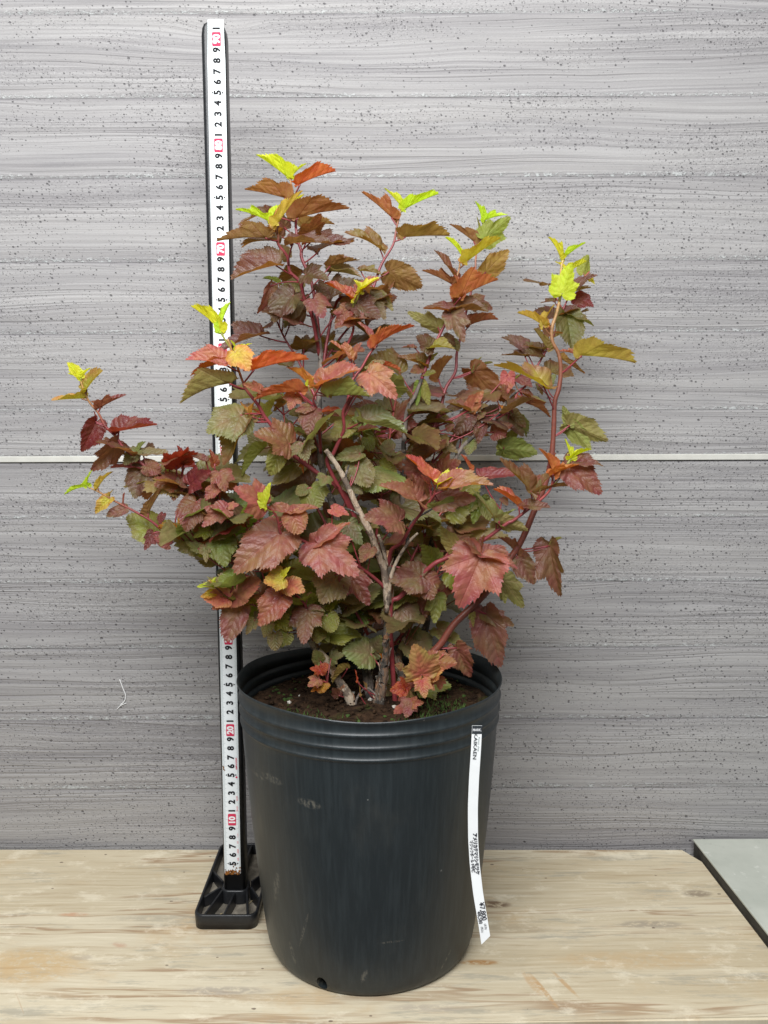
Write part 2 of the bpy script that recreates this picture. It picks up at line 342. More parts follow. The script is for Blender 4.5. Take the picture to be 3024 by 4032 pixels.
M = dict(wall=mat_wall(), wood=mat_wood(), grey=mat_grey_top(), pot=mat_pot(), soil=mat_soil(), leaf=mat_leaf(), shoot=mat_shoot(),
         trim=mat_simple('ivory_trim', (.56, .55, .50), .45, .4, .05), back=mat_simple('panel_backing', (.12, .118, .12), .85, .2),
         edge=mat_simple('dark_board_edge', (.045, .042, .036), .7, .3, .3), leg=mat_simple('table_leg_wood', (.40, .30, .18), .6),
         ground=mat_simple('concrete_ground', (.28, .27, .26), .9, .2, .2, 8), black=mat_simple('black_stand_plastic', (.012, .0125, .014), .38, .5, .25, 160, .0006),
         dust=mat_simple('dusty_tray_floor', (.17, .15, .12), .8, .2, .45, 60), tape=mat_simple('white_tape', (.80, .83, .83), .55, .25, .03, 30),
         ink=mat_simple('black_print', (.015, .015, .017), .7, .15), red=mat_simple('red_print', (.62, .045, .10), .7, .15, .05), tick=mat_simple('grey_green_print', (.30, .36, .35), .5),
         white=mat_simple('white_print', (.85, .85, .85), .4, .4, .02), pale_red=mat_simple('faint_red_print', (.75, .30, .32), .5), rust=mat_simple('rust', (.22, .085, .02), .9, .1, .7, 500, .001),
         tag=mat_simple('white_card', (.90, .91, .90), .42, .4, .02), tagdark=mat_simple('slate_print', (.035, .04, .045), .4), pen=mat_simple('pen_ink', (.03, .03, .04), .5),
         dead=mat_bark('pale_dead_wood', (.36, .27, .19), (.50, .41, .31), (.17, .13, .10)), bark=mat_bark('flaky_brown_bark', (.20, .12, .075), (.13, .095, .07), (.07, .06, .05)),
         greybark=mat_bark('grey_bark', (.13, .11, .095), (.20, .165, .14), (.06, .055, .05)), peel=mat_bark('peeling_tan_bark', (.34, .17, .09), (.20, .10, .06), (.13, .11, .09)),
         cut=mat_simple('fresh_cut_wood', (.60, .36, .20), .7), stone=mat_simple('pale_pebble', (.55, .52, .46), .7), straw=mat_simple('dry_straw', (.50, .40, .22), .7), moss=mat_simple('moss', (.04, .075, .012), .9))

# ------------------------------------------------------------------ setting: ground, tables, wall
bm = bmesh.new(); add_box(bm, -4, 4, -3, 3, -.79, -.75)
mesh_obj('ground', bm, M['ground'], kind='structure')

TAB_F, TAB_B, TAB_R, TAB_L = .692, .9925, .3845, -1.05
tb = empty('wooden_table', (0, 0, -.75), label='pale weathered plywood table carrying the black pot and the measuring stand', cat='table')
bm = bmesh.new()
prof = [(TAB_L, TAB_F-.0085), (-.05, TAB_F-.0055), (TAB_R+.006, TAB_F+.0042), (TAB_R+.001, TAB_B-.030), (TAB_R-.014, TAB_B), (TAB_L, TAB_B+.001)]
top = [bm.verts.new((x, y, .75)) for x, y in prof]; bot = [bm.verts.new((x, y, .729)) for x, y in prof]
bm.faces.new(top); bm.faces.new(bot[::-1])
for i in range(6): bm.faces.new((top[i], bot[i], bot[(i+1) % 6], top[(i+1) % 6]))
bmesh.ops.bevel(bm, geom=[e for e in bm.edges if all(v.co.z > .74 for v in e.verts)], offset=.0025, segments=3, affect='EDGES')
bmesh.ops.recalc_face_normals(bm, faces=bm.faces)
mesh_obj('tabletop', bm, M['wood'], tb)
for y0 in (TAB_F+.035, TAB_B-.05):
    bm = bmesh.new(); add_box(bm, TAB_L+.05, TAB_R-.05, y0, y0+.02, .66, .729, .002); mesh_obj('apron', bm, M['leg'], tb)
for x0 in (TAB_L+.05, TAB_R-.09):
    for y0 in (TAB_F+.055, TAB_B-.09):
        bm = bmesh.new(); add_box(bm, x0, x0+.04, y0, y0+.04, .0, .729, .002); mesh_obj('leg', bm, M['leg'], tb)

g = empty('grey_table', (0, 0, -.75), label='grey green painted board table with dark edge beside the plywood table', cat='table')
GX, GF, GB = .3862, .55, .997
bm = bmesh.new()
prof = [(GX+.008, GF), (1.05, GF), (1.05, GB+.004), (GX-.003, GB-.004)]
top = [bm.verts.new((x, y, .7625)) for x, y in prof]; bot = [bm.verts.new((x, y, .7608)) for x, y in prof]
bm.faces.new(top); bm.faces.new(bot[::-1])
for i in range(4): bm.faces.new((top[i], bot[i], bot[(i+1) % 4], top[(i+1) % 4]))
bmesh.ops.recalc_face_normals(bm, faces=bm.faces); mesh_obj('tabletop', bm, M['grey'], g)
bm = bmesh.new()
prof = [(GX+.0085, GF+.001), (1.049, GF+.001), (1.049, GB+.002), (GX-.0022, GB-.006)]
top = [bm.verts.new((x, y, .7608)) for x, y in prof]; bot = [bm.verts.new((x, y, .735)) for x, y in prof]
bm.faces.new(top); bm.faces.new(bot[::-1])
for i in range(4): bm.faces.new((top[i], bot[i], bot[(i+1) % 4], top[(i+1) % 4]))
bmesh.ops.recalc_face_normals(bm, faces=bm.faces); mesh_obj('edge_band', bm, M['edge'], g)
for x0 in (GX+.03, .98):
    for y0 in (GF+.03, GB-.09):
        bm = bmesh.new(); add_box(bm, x0, x0+.04, y0, y0+.04, 0, .735, .002); mesh_obj('leg', bm, M['leg'], g)

WALL_Y = 1.002
wall = empty('wall', (0, WALL_Y, -.75), label='grey board-marked panel wall with pitted wood-grain relief behind the shrub', cat='wall')
wall.rotation_euler = (0, R(-.2), 0)
def panel(z0, z1, seams):
    bm = bmesh.new(); add_box(bm, -1.1, 1.1, .0004, .03, z0, z1)
    p = mesh_obj('wall_panel', bm, M['back'], wall)
    zs = [z0]+seams+[z1]
    for a, b in zip(zs, zs[1:]):                     # one cast board course after the other
        bm = bmesh.new(); nx, nz = 150, 10; el = bm.verts.layers.float.new('edge'); off = random.uniform(0, 90); dep = random.uniform(-.00015, .00015)
        gv = []
        for j in range(nz+1):
            row = []
            for i in range(nx+1):
                x = -1.1+2.2*i/nx; t = j/nz; e = abs(t-.5)*2
                z = a+.0001+(b-a-.0002)*t
                if j in (0, nz): z += .00025*mnoise.noise(Vector((x*70, off, j)))
                y = dep-.0012+.0007*mnoise.noise(Vector((x*3, off, z*40)))-.0002*max(0, e-.75)*4
                if j in (0, nz): y += .00015
                v = bm.verts.new((x, y, z)); v[el] = t; row.append(v)
            gv.append(row)
        for j in range(nz):
            for i in range(nx): bm.faces.new((gv[j][i], gv[j][i+1], gv[j+1][i+1], gv[j+1][i])).smooth = True
        mesh_obj('board', bm, M['wall'], p)
    return p
Z = lambda c: .75+c/100
up = panel(Z(48.75), Z(116), [Z(q) for q in (54.05, 63.1, 71.3, 80.7, 89.5, 98.5, 107.5)])
lo = panel(.02, Z(48.0), [.12, .22, .31, .40, .49, .575, .665]+[Z(q) for q in (-1.3, 7.55, 16.4, 25.4, 33.5, 41.3)])
SX = at_depth(453, 1805, WALL_Y).x
bm = bmesh.new(); add_box(bm, -1.1, SX-.0003, -.0042, .0014, Z(48.10), Z(48.80), .0008); mesh_obj('joint_strip', bm, M['trim'], wall)
bm = bmesh.new(); add_box(bm, SX+.0003, 1.1, -.0043, .0014, Z(48.10), Z(48.80), .0008); mesh_obj('joint_strip', bm, M['trim'], wall)
bm = bmesh.new()                                       # pale scuff on the lower panel
pp = [at_depth(u, v, WALL_Y-.0022)-Vector((0, WALL_Y, -.75)) for u, v in ((482, 2672), (494, 2705), (505, 2735), (500, 2758), (484, 2772))]
add_tube(bm, catmull(pp, 4), [.0006]*17, 5); 
pp = [at_depth(u, v, WALL_Y-.0022)-Vector((0, WALL_Y, -.75)) for u, v in ((470, 2790), (485, 2775), (508, 2765))]
add_tube(bm, catmull(pp, 4), [.0005]*9, 5); mesh_obj('scuff_mark', bm, M['white'], wall)

# ------------------------------------------------------------------ measuring stand
def text_mesh(body, size, bold=0., sx=1.):
    c = bpy.data.curves.new('txt', 'FONT'); c.body = body; c.size = size; c.offset = bold; c.align_x = 'CENTER'; c.align_y = 'CENTER'; c.resolution_u = 3
    o = bpy.data.objects.new('txt', c); COL.objects.link(o); bpy.context.view_layer.update()
    me = bpy.data.meshes.new_from_object(o.evaluated_get(bpy.context.evaluated_depsgraph_get()))
    bpy.data.objects.remove(o); bpy.data.curves.remove(c)
    if me.vertices:
        xs = [v.co.x for v in me.vertices]; ys = [v.co.y for v in me.vertices]
        mx, my = (min(xs)+max(xs))/2, (min(ys)+max(ys))/2
        for v in me.vertices: v.co.x = (v.co.x-mx)*sx; v.co.y -= my
    me.materials.clear(); return me
SB = Vector((-.1655, .884, 0))
st = empty('measuring_stand', SB, label='tall black stand carrying a white tape measure on its upright and ribbed tray foot', cat='measuring stand')
def L(x, y, z): return Vector((x, y, z))-SB
# tray foot
def rrect(x0, x1, y0, y1, r, n=5):
    out = []
    for cx, cy, a0 in ((x1-r, y1-r, 0), (x0+r, y1-r, 90), (x0+r, y0+r, 180), (x1-r, y0+r, 270)):
        for k in range(n+1): a = R(a0+90*k/n); out.append((cx+r*math.cos(a), cy+r*math.sin(a)))
    return out
BX0, BX1, BY0, BY1 = -.1990, -.1322, .8245, .977
bm = bmesh.new()
levels = [(rrect(BX0+.001, BX1-.001, BY0+.001, BY1-.001, .009), 0.0005), (rrect(BX0, BX1, BY0, BY1, .010), .0155), (rrect(BX0+.0006, BX1-.0006, BY0+.0006, BY1-.0006, .0095), .0163),
          (rrect(BX0+.0026, BX1-.0026, BY0+.0026, BY1-.0026, .008), .0163), (rrect(BX0+.003, BX1-.003, BY0+.003, BY1-.003, .0075), .0155), (rrect(BX0+.0036, BX1-.0036, BY0+.0036, BY1-.0036, .007), .0032)]
rings = [[bm.verts.new(L(x, y, z)) for x, y in pl] for pl, z in levels]
bm.faces.new(rings[0][::-1])
for A, B in zip(rings, rings[1:]):
    n = len(A)
    for k in range(n): bm.faces.new((A[k], A[(k+1) % n], B[(k+1) % n], B[k])).smooth = True
foot = mesh_obj('foot_tray', bm, M['black'], st)
bm = bmesh.new(); bm.faces.new([bm.verts.new(L(x, y, .0032)) for x, y in rrect(BX0+.0036, BX1-.0036, BY0+.0036, BY1-.0036, .007)])
bm.faces.new([bm.verts.new(L(x, y, .0012)) for x, y in rrect(BX0+.0036, BX1-.0036, BY0+.0036, BY1-.0036, .007)][::-1])
mesh_obj('tray_floor', bm, M['dust'], foot)
CX, CY = -.1635, .879
def rib(p, q, h0=.0185, h1=.0148, w=.0014):
    bm = bmesh.new(); a, b = Vector((*p, 0)), Vector((*q, 0)); d = (b-a).normalized(); s = Vector((-d.y, d.x, 0))*w
    vs = [bm.verts.new(v-SB) for v in (a-s+Vector((0,0,.0034)), a+s+Vector((0,0,.0034)), b+s+Vector((0,0,.0034)), b-s+Vector((0,0,.0034)), a-s*.8+Vector((0,0,h0)), a+s*.8+Vector((0,0,h0)), b+s*.8+Vector((0,0,h1)), b-s*.8+Vector((0,0,h1)))]
    for f in ((0,3,2,1), (4,5,6,7), (0,1,5,4), (1,2,6,5), (2,3,7,6), (3,0,4,7)): bm.faces.new([vs[i] for i in f])
    bmesh.ops.bevel(bm, geom=list(bm.edges), offset=.0004, segments=1, affect='EDGES')
    mesh_obj('rib', bm, M['black'], foot)
for p, q in (((CX-.0135, CY-.010), (BX0+.011, BY0+.004)), ((CX+.001, CY-.015), (CX-.004, BY0+.004)), ((CX+.0135, CY-.010), (BX1-.010, BY0+.004)),
             ((CX-.016, CY-.003), (BX0+.0037, CY-.017)), ((CX+.017, CY-.003), (BX1-.0037, CY-.019)), ((CX+.016, CY+.008), (BX1-.0037, CY+.035)),
             ((CX-.016, CY+.008), (BX0+.0037, CY+.035)), ((CX+.001, CY+.014), (CX+.002, BY1-.004))): rib(p, q)
bm = bmesh.new()                                       # boss that holds the upright
prev = None
for k, (sc, z) in enumerate(((1, .0034), (1, .0175), (.96, .0186), (.82, .0190))):
    ring = [bm.verts.new(L(CX+x*sc, CY+y*sc, z)) for x, y in rrect(-.0148, .0148, -.0128, .0132, .008)]
    if prev:
        n = len(ring)
        for i in range(n): bm.faces.new((prev[i], prev[(i+1) % n], ring[(i+1) % n], ring[i])).smooth = True
    prev = ring
bm.faces.new(prev); mesh_obj('boss', bm, M['black'], foot)
# upright: rounded bar, leaning a few millimetres
TAPE_Y = .868
bm = bmesh.new(); prev = None
secs = [(.0175, 1), (.25, 1), (.5, 1), (.75, 1), (.905, 1), (.912, .93), (.9155, .80), (.9165, .6)]
for z, sc in secs:
    xc = -.1632+(z-.05)/(.86)*-.0046
    ring = [bm.verts.new(L(xc+x*sc, TAPE_Y+.0006+.010+(y)*1, z)) for x, y in rrect(-.0121, .0121, -.010, .010, .0042)]
    if prev:
        n = len(ring)
        for i in range(n): bm.faces.new((prev[i], prev[(i+1) % n], ring[(i+1) % n], ring[i])).smooth = True
    else: bm.faces.new(ring[::-1])
    prev = ring
bm.faces.new(prev); mesh_obj('upright', bm, M['black'], st)
# tape
bm = bmesh.new(); TX = -.1648; TW = .00875; nz = 90; rows = []
for i in range(nz+1):
    z = .0385+(.9185-.0385)*i/nz
    row = []
    for k in range(7):
        u = -1+2*k/6; w = TW*(1-.10*max(0, (z-.88)/.03) if z > .88 else 1)
        zz = z+(.0022*mnoise.noise(Vector((u*3, 1, 5))) if i in (0, nz) else 0)
        row.append(bm.verts.new(L(TX+u*w, TAPE_Y-.0003-.0007*(1-u*u), zz)))
    rows.append(row)
for A, B in zip(rows, rows[1:]):
    for k in range(6): bm.faces.new((A[k], A[k+1], B[k+1], B[k])).smooth = True
bk = [[bm.verts.new(v.co+Vector((0, .00025, 0))) for v in row] for row in rows]
for A, B in zip(bk, bk[1:]):
    for k in range(6): bm.faces.new((A[k+1], A[k], B[k], B[k+1])).smooth = True
tape = mesh_obj('tape', bm, M['tape'], st)
def tz(u): return TAPE_Y-.0003-.0007*(1-u*u)-.00022
bm = bmesh.new()                                       # tick marks, flat print following the tape
def tick(x0, x1, z, h):
    y0, y1 = tz((x0-TX)/TW), tz((x1-TX)/TW)
    bm.faces.new([bm.verts.new(L(*q)) for q in ((x0, y0, z-h), (x1, y1, z-h), (x1, y1, z+h), (x0, y0, z+h))])
for mm in range(41, 913):
    z = mm/1000; fade = .00009
    ll = .0046 if mm % 10 == 0 else (.0034 if mm % 5 == 0 else .0023); lr = .0032 if mm % 10 == 0 else (.0022 if mm % 5 == 0 else .0016)
    tick(TX-TW*.97, TX-TW*.97+ll, z, fade); tick(TX+TW*.97-lr, TX+TW*.97, z, fade)
mesh_obj('tick_mark', bm, M['tick'], tape, kind='stuff')
NX = TX+.0006
cache = {}
def numeral(body, z, mat, size=.0096, x=NX, y=None, bold=.00042, sx=.95, name='numeral'):
    key = (body, mat, size)
    if key not in cache:
        me = text_mesh(body, size, bold, sx); me.materials.append(M[mat]); me.name = name; cache[key] = me
    o = bpy.data.objects.new(name, cache[key]); o.location = L(x, (tz(0)-.00006) if y is None else y, z)
    o.rotation_euler = (Matrix.Rotation(R(90), 3, 'X') @ Matrix.Rotation(R(90), 3, 'Z')).to_euler(); put(o, tape)
for cm in range(4, 92):
    z = cm/100
    if cm % 10:
        numeral(str(cm % 10), z, 'ink')
        if cm % 10 == 5:
            bm = bmesh.new()
            for s, xx in ((1, NX-.0052), (-1, NX+.0052)):
                bm.faces.new([bm.verts.new(L(*q)) for q in ((xx-.0008*s, tz(.5), z), (xx+.0008*s, tz(.5), z-.0011), (xx+.0008*s, tz(.5), z+.0011))][::s])
            mesh_obj('arrow_mark', bm, M['ink'], tape)
    else:
        bm = bmesh.new(); bm.faces.new([bm.verts.new(L(NX+a, tz(0)-.00003, z+b)) for a, b in rrect(-.0043, .0043, -.0066, .0066, .0012)][::-1])
        bmesh.ops.recalc_face_normals(bm, faces=bm.faces); mesh_obj('red_box', bm, M['red'], tape)
        numeral(str(cm), z, 'white', .0092, y=tz(0)-.00012)
numeral('5.5m', .082, 'pale_red', .0022, TX+TW*.72, tz(.72)-.0001, 0, 1, 'small_print')
for z0, z1, mt in ((.1565, .1695, 'red'), (.1215, .1265, 'pale_red'), (.1095, .1150, 'pale_red'), (.0730, .0755, 'pale_red'), (.0620, .0670, 'pale_red'), (.0535, .0570, 'pale_red')):
    bm = bmesh.new(); z = z0                              # print too small to read: only its strokes
    while z < z1:
        xx = TX+TW*.72+random.uniform(-.0002, .0002); hw = random.uniform(.0006, .0010); hz = random.uniform(.00015, .0003)
        bm.faces.new([bm.verts.new(L(xx+a*hw, tz(.72)-.0001, z+b*hz)) for a, b in ((-1, -1), (1, -1), (1, 1), (-1, 1))]); z += random.uniform(.0007, .0011)
    mesh_obj('small_print', bm, M[mt], tape)
bm = bmesh.new(); bmesh.ops.create_circle(bm, cap_ends=True, segments=14, radius=.0011, matrix=Matrix.Translation(L(TX+TW*.72, tz(.72)-.0001, .1475)) @ Matrix.Rotation(R(90), 4, 'X'))
mesh_obj('red_emblem', bm, M['red'], tape)
bm = bmesh.new()                                       # rusted lower end and small rust spot
for i in range(90):
    x = TX+random.uniform(-.95, .95)*TW; z = .0375+abs(random.gauss(0, .0026))*(2.0 if x > TX else 1.); r = random.uniform(.0004, .0011)
    vs = [bm.verts.new(L(x+r*random.uniform(.6, 1.2)*math.cos(a), tz((x-TX)/TW)-.0003-random.uniform(0, .0003), z+r*random.uniform(.6, 1.2)*math.sin(a))) for a in [k*math.pi/3 for k in range(6)]]
    bm.faces.new(vs)
for i in range(5):
    x = TX-TW*.8+random.uniform(-.001, .001); z = .157+random.uniform(-.003, .003)
    bm.faces.new([bm.verts.new(L(x+.0006*math.cos(a), tz(-.8)-.0002-i*.00004, z+.001*math.sin(a))) for a in [k*math.pi/3 for k in range(6)]])
mesh_obj('rust', bm, M['rust'], tape, kind='stuff')
bm = bmesh.new()                                       # straw caught in the tray
for x, y, a, l in ((-.184, .842, .5, .008), (-.178, .842, .9, .008), (-.1655, .835, .7, .006), (-.1475, .866, 1.2, .008)):
    p = L(x, y, .0042); d = Vector((math.cos(a), math.sin(a), 0))*l
    add_tube(bm, catmull([p, p+d*.5+Vector((.001, 0, .001)), p+d], 4), [.0004]*9, 5)
mesh_obj('straw', bm, M['straw'], foot, kind='stuff')

# ------------------------------------------------------------------ nursery pot
PC = Vector((-.01396, .8223, 0))
def wob(a, z): return 1+.0045*math.sin(2*a+.7)*(z/.274)+.0025*math.sin(3*a+2+z*9)+.0012*math.sin(7*a+z*30)
outer = [(.0, .0012), (.060, .0012), (.094, .0006), (.0985, .0004), (.1012, .0022), (.1035, .0058), (.1055, .011), (.1075, .022), (.1103, .045), (.1148, .088), (.1195, .135), (.1240, .185), (.1262, .215), (.1268, .2265),
         (.1271, .2336), (.1276, .2352), (.1288, .2362), (.1291, .2372), (.1286, .2382), (.1277, .2392), (.1278, .2440), (.1283, .2460), (.1296, .2472), (.1299, .2483), (.1294, .2494), (.1284, .2506), (.1285, .2555), (.1290, .2574), (.1303, .2587), (.1306, .2598), (.1301, .2609), (.1290, .2622),
         (.1291, .2672), (.1297, .2700), (.1308, .2718), (.1314, .2730), (.1316, .2742)]
th = .0016
inner = [(.1310, .2750), (.1300, .2742)]+[(r-th, z) for r, z in outer[::-1][2:] if z > .012]+[(.1, .010), (.0, .010)]
bm = bmesh.new(); SEG = 160; rows = []
for r, z in outer+inner:
    if r == 0: rows.append([bm.verts.new((0, 0, z))]); continue
    rows.append([bm.verts.new((r*wob(a, z)*math.cos(a), r*wob(a, z)*math.sin(a), z+(.0016*math.sin(2*a+1.2)+.0008*math.sin(5*a) if z > .262 else 0)*((z-.262)/.012 if z > .262 else 0))) for a in [2*math.pi*k/SEG for k in range(SEG)]])
for A, B in zip(rows, rows[1:]):
    for k in range(SEG):
        k2 = (k+1) % SEG
        if len(A) == 1: f = (A[0], B[k2], B[k])
        elif len(B) == 1: f = (A[k], A[k2], B[0])
        else: f = (A[k], A[k2], B[k2], B[k])
        bm.faces.new(f).smooth = True
bmesh.ops.recalc_face_normals(bm, faces=bm.faces)
pot = empty('nursery_pot', PC, label='large black plastic nursery pot with ridged rim and dusty scuffs on the plywood', cat='plant pot')
body = mesh_obj('pot_body', bm, M['pot'], pot)
# drain holes cut through the bottom corner
bmc = bmesh.new()
for ang in (245.5, 343, 60, 150):
    a = R(ang); d = Vector((math.cos(a), math.sin(a), 0))
    mtx = Matrix.Translation(d*.1015+Vector((0, 0, .0102))) @ Matrix.Rotation(a, 4, 'Z') @ Matrix.Diagonal((.014, .0058, .0074, 1))
    bmesh.ops.create_icosphere(bmc, subdivisions=3, radius=1, matrix=mtx)
mc = bpy.data.meshes.new('cut'); bmc.to_mesh(mc); bmc.free(); oc = bpy.data.objects.new('cut', mc); COL.objects.link(oc); oc.location = PC
md = body.modifiers.new('b', 'BOOLEAN'); md.operation = 'DIFFERENCE'; md.object = oc; md.solver = 'EXACT'
bpy.context.view_layer.update()
me = bpy.data.meshes.new_from_object(body.evaluated_get(bpy.context.evaluated_depsgraph_get()))
body.modifiers.clear(); body.data = me; bpy.data.objects.remove(oc); bpy.data.meshes.remove(mc)
me.name = 'pot_body'
me.set_sharp_from_angle(angle=R(50))
# soil
SOIL = .243
bm = bmesh.new(); rows = []
for r, z in ((0, .0112), (.0985, .0112), (.1015, .016), (.1040, .022)): rows.append([bm.verts.new((0, 0, z))] if r == 0 else [bm.verts.new((r*math.cos(2*math.pi*k/96), r*math.sin(2*math.pi*k/96), z)) for k in range(96)])
for r, z in ((.1115, .09), (.1165, .14), (.1205, .19), (.1232, .225)): rows.append([bm.verts.new((r*math.cos(2*math.pi*k/96), r*math.sin(2*math.pi*k/96), z)) for k in range(96)])
for i in range(0, 15):
    r = .1255*(1-i/15)
    rows.append([bm.verts.new((r*math.cos(a), r*math.sin(a), SOIL+.004*mnoise.noise(Vector((r*math.cos(a)*25, r*math.sin(a)*25, 0)))+.0022*mnoise.noise(Vector((r*math.cos(a)*110, r*math.sin(a)*110, 3)))+.006*(1-r/.125)**2)) for a in [2*math.pi*k/96 for k in range(96)]])
rows.append([bm.verts.new((0, 0, SOIL+.006))])
for A, B in zip(rows, rows[1:]):
    for k in range(96):
        k2 = (k+1) % 96
        f = (A[0], B[k2], B[k]) if len(A) == 1 else ((A[k], A[k2], B[0]) if len(B) == 1 else (A[k], A[k2], B[k2], B[k]))
        bm.faces.new(f).smooth = True
bmesh.ops.recalc_face_normals(bm, faces=bm.faces)
soil = mesh_obj('soil', bm, M['soil'], loc=PC, label='dark brown potting soil with moss and crumbs inside the pot', cat='soil', kind='stuff')
def blob(bm, p, r, sq=.7, m=0):
    res = bmesh.ops.create_icosphere(bm, subdivisions=1, radius=r, matrix=Matrix.Translation(p) @ Matrix.Rotation(random.random()*6, 4, 'Z') @ Matrix.Diagonal((1, random.uniform(.6, 1), sq, 1)))
    for v in res['verts']: v.co += Vector((random.uniform(-1, 1), random.uniform(-1, 1), random.uniform(-1, 1)))*r*.22
    for v in res['verts']:
        for f in v.link_faces: f.material_index = m
bm = bmesh.new(); 
for i in range(900):
    a = random.random()*6.283; r = .122*math.sqrt(random.random()); p = Vector((r*math.cos(a), r*math.sin(a), SOIL+.001+.006*(1-r/.125)**2))
    q = random.random(); blob(bm, p, random.uniform(.0007, .0034) if q < .985 else random.uniform(.0018, .003), .7, 0 if q < .90 else (1 if q < .985 else 2))
for i in range(500):                                     # moss tufts to the right and left of the stems
    cx, cy = random.choice(((.055, -.045), (-.065, -.05), (.075, -.02), (-.02, -.085)))
    p = Vector((cx+random.gauss(0, .014), cy+random.gauss(0, .014), SOIL+.003))
    if p.xy.length > .118: continue
    d = Vector((random.uniform(-1, 1), random.uniform(-1, 1), 1.2)).normalized()*random.uniform(.003, .006)
    s = Vector((random.uniform(-1, 1), random.uniform(-1, 1), 0)).normalized()*.0007
    f = bm.faces.new([bm.verts.new(q) for q in (p-s, p+s, p+d)]); f.material_index = 1
crumbs = mesh_obj('soil_crumbs', bm, M['soil'], soil, kind='stuff'); crumbs.data.materials.append(M['moss']); crumbs.data.materials.append(M['stone'])

# ------------------------------------------------------------------ price tag hanging at the pot's rim
def tag_c(t):                                            # centre line: t from the top to the tip
    u = [1879, 1874, 1867, 1862, 1863, 1869, 1883, 1902, 1915][0:9]; v = [2857, 2960, 3060, 3180, 3300, 3400, 3520, 3630, 3715]
    Yd = [.7265, .7255, .7255, .7255, .7250, .7235, .7205, .7165, .714]
    f = t*8; i = min(int(f), 7); k = f-i
    return at_depth(u[i]+(u[i+1]-u[i])*k, v[i]+(v[i+1]-v[i])*k, Yd[i]+(Yd[i+1]-Yd[i])*k)
NS = 72; line = [tag_c(i/NS) for i in range(NS+1)]
for _ in range(4): line = [line[0]]+[(line[i-1]+line[i]*2+line[i+1])/4 for i in range(1, NS)]+[line[-1]]
TO = line[0].copy()
WID = Vector((.99, .10, 0)).normalized(); HW = .0045
def tag_pt(t, u, off=0):
    f = max(0, min(.9999, t))*NS; i = int(f); k = f-i; p = line[i].lerp(line[i+1], k); d = (line[i+1]-line[i]).normalized()
    w = (WID-d*WID.dot(d)).normalized(); n = w.cross(d).normalized()
    if n.y > 0: n = -n
    return p+w*u*HW+n*off-TO
bm = bmesh.new(); rows = []
for i in range(NS+1):
    t = i/NS; row = []
    for u in (-1, -.5, 0, .5, 1):
        tt = t
        if i == NS: tt = 1-(.030*(u+1)/2)*1.25
        elif t > .955: tt = min(t, 1-(.030*(u+1)/2)*1.25-.004*(NS-i)/3)
        row.append(bm.verts.new(tag_pt(tt, u)))
    rows.append(row)
for A, B in zip(rows, rows[1:]):
    for k in range(4):
        bm.faces.new((A[k], A[k+1], B[k+1], B[k])).smooth = True
bk = [[bm.verts.new(v.co+Vector((-.0001, .00035, 0))) for v in row] for row in rows]
for A, B in zip(bk, bk[1:]):
    for k in range(4): bm.faces.new((A[k+1], A[k], B[k], B[k+1])).smooth = True
tagt = empty('price_tag', TO, label='long white plastic price tag hanging at the rim of the black pot', cat='price tag')
mesh_obj('tag_strip', bm, M['tag'], tagt)
TL = sum((b-a).length for a, b in zip(line, line[1:]))
bm = bmesh.new()
for i in range(6):
    t0, t1 = i*.0065, (i+1)*.0065
    bm.faces.new([bm.verts.new(tag_pt(t, u, .00035)) for t, u in ((t0, -1), (t0, 1), (t1, 1), (t1, -1))])
mesh_obj('header_block', bm, M['tagdark'], tagt)
def tag_text(body, t, u, size, mat, bold=0, sx=1., across=False):
    me = text_mesh(body, size, bold, sx)
    bm = bmesh.new(); bm.from_mesh(me); bpy.data.meshes.remove(me)
    for v in bm.verts:
        a, b = v.co.x, v.co.y
        if across: tt, uu = t-b/TL, u+a/HW
        else: tt, uu = t+a/TL, u+b/HW
        v.co = tag_pt(tt, uu, .0006)
    mesh_obj('lettering', bm, M[mat], tagt)
tag_text('MARK.', .0195, .0, .0035, 'white', .00005, .78, across=True)
tag_text('KAIKAEN', .098, -.22, .0046, 'tagdark', .00004, 1.35)
tag_text('Flower shop', .088, .42, .0023, 'tick', 0, 1.2)
tag_text('アメリカテマリシモツケ', .575, .36, .0044, 'pen', .00022, .80)
tag_text('マジックボール 9号鉢', .585, -.45, .0037, 'pen', .00010, .84)
tag_text('¥7,800', .828, .28, .0064, 'pen', .00012, .92)
tag_text('(本体)', .903, .30, .0026, 'pen', 0, 1)
tag_text('¥8,580', .853, -.55, .0046, 'pen', .00008, .92)
tag_text('(税込)', .915, -.45, .0026, 'pen', 0, 1)

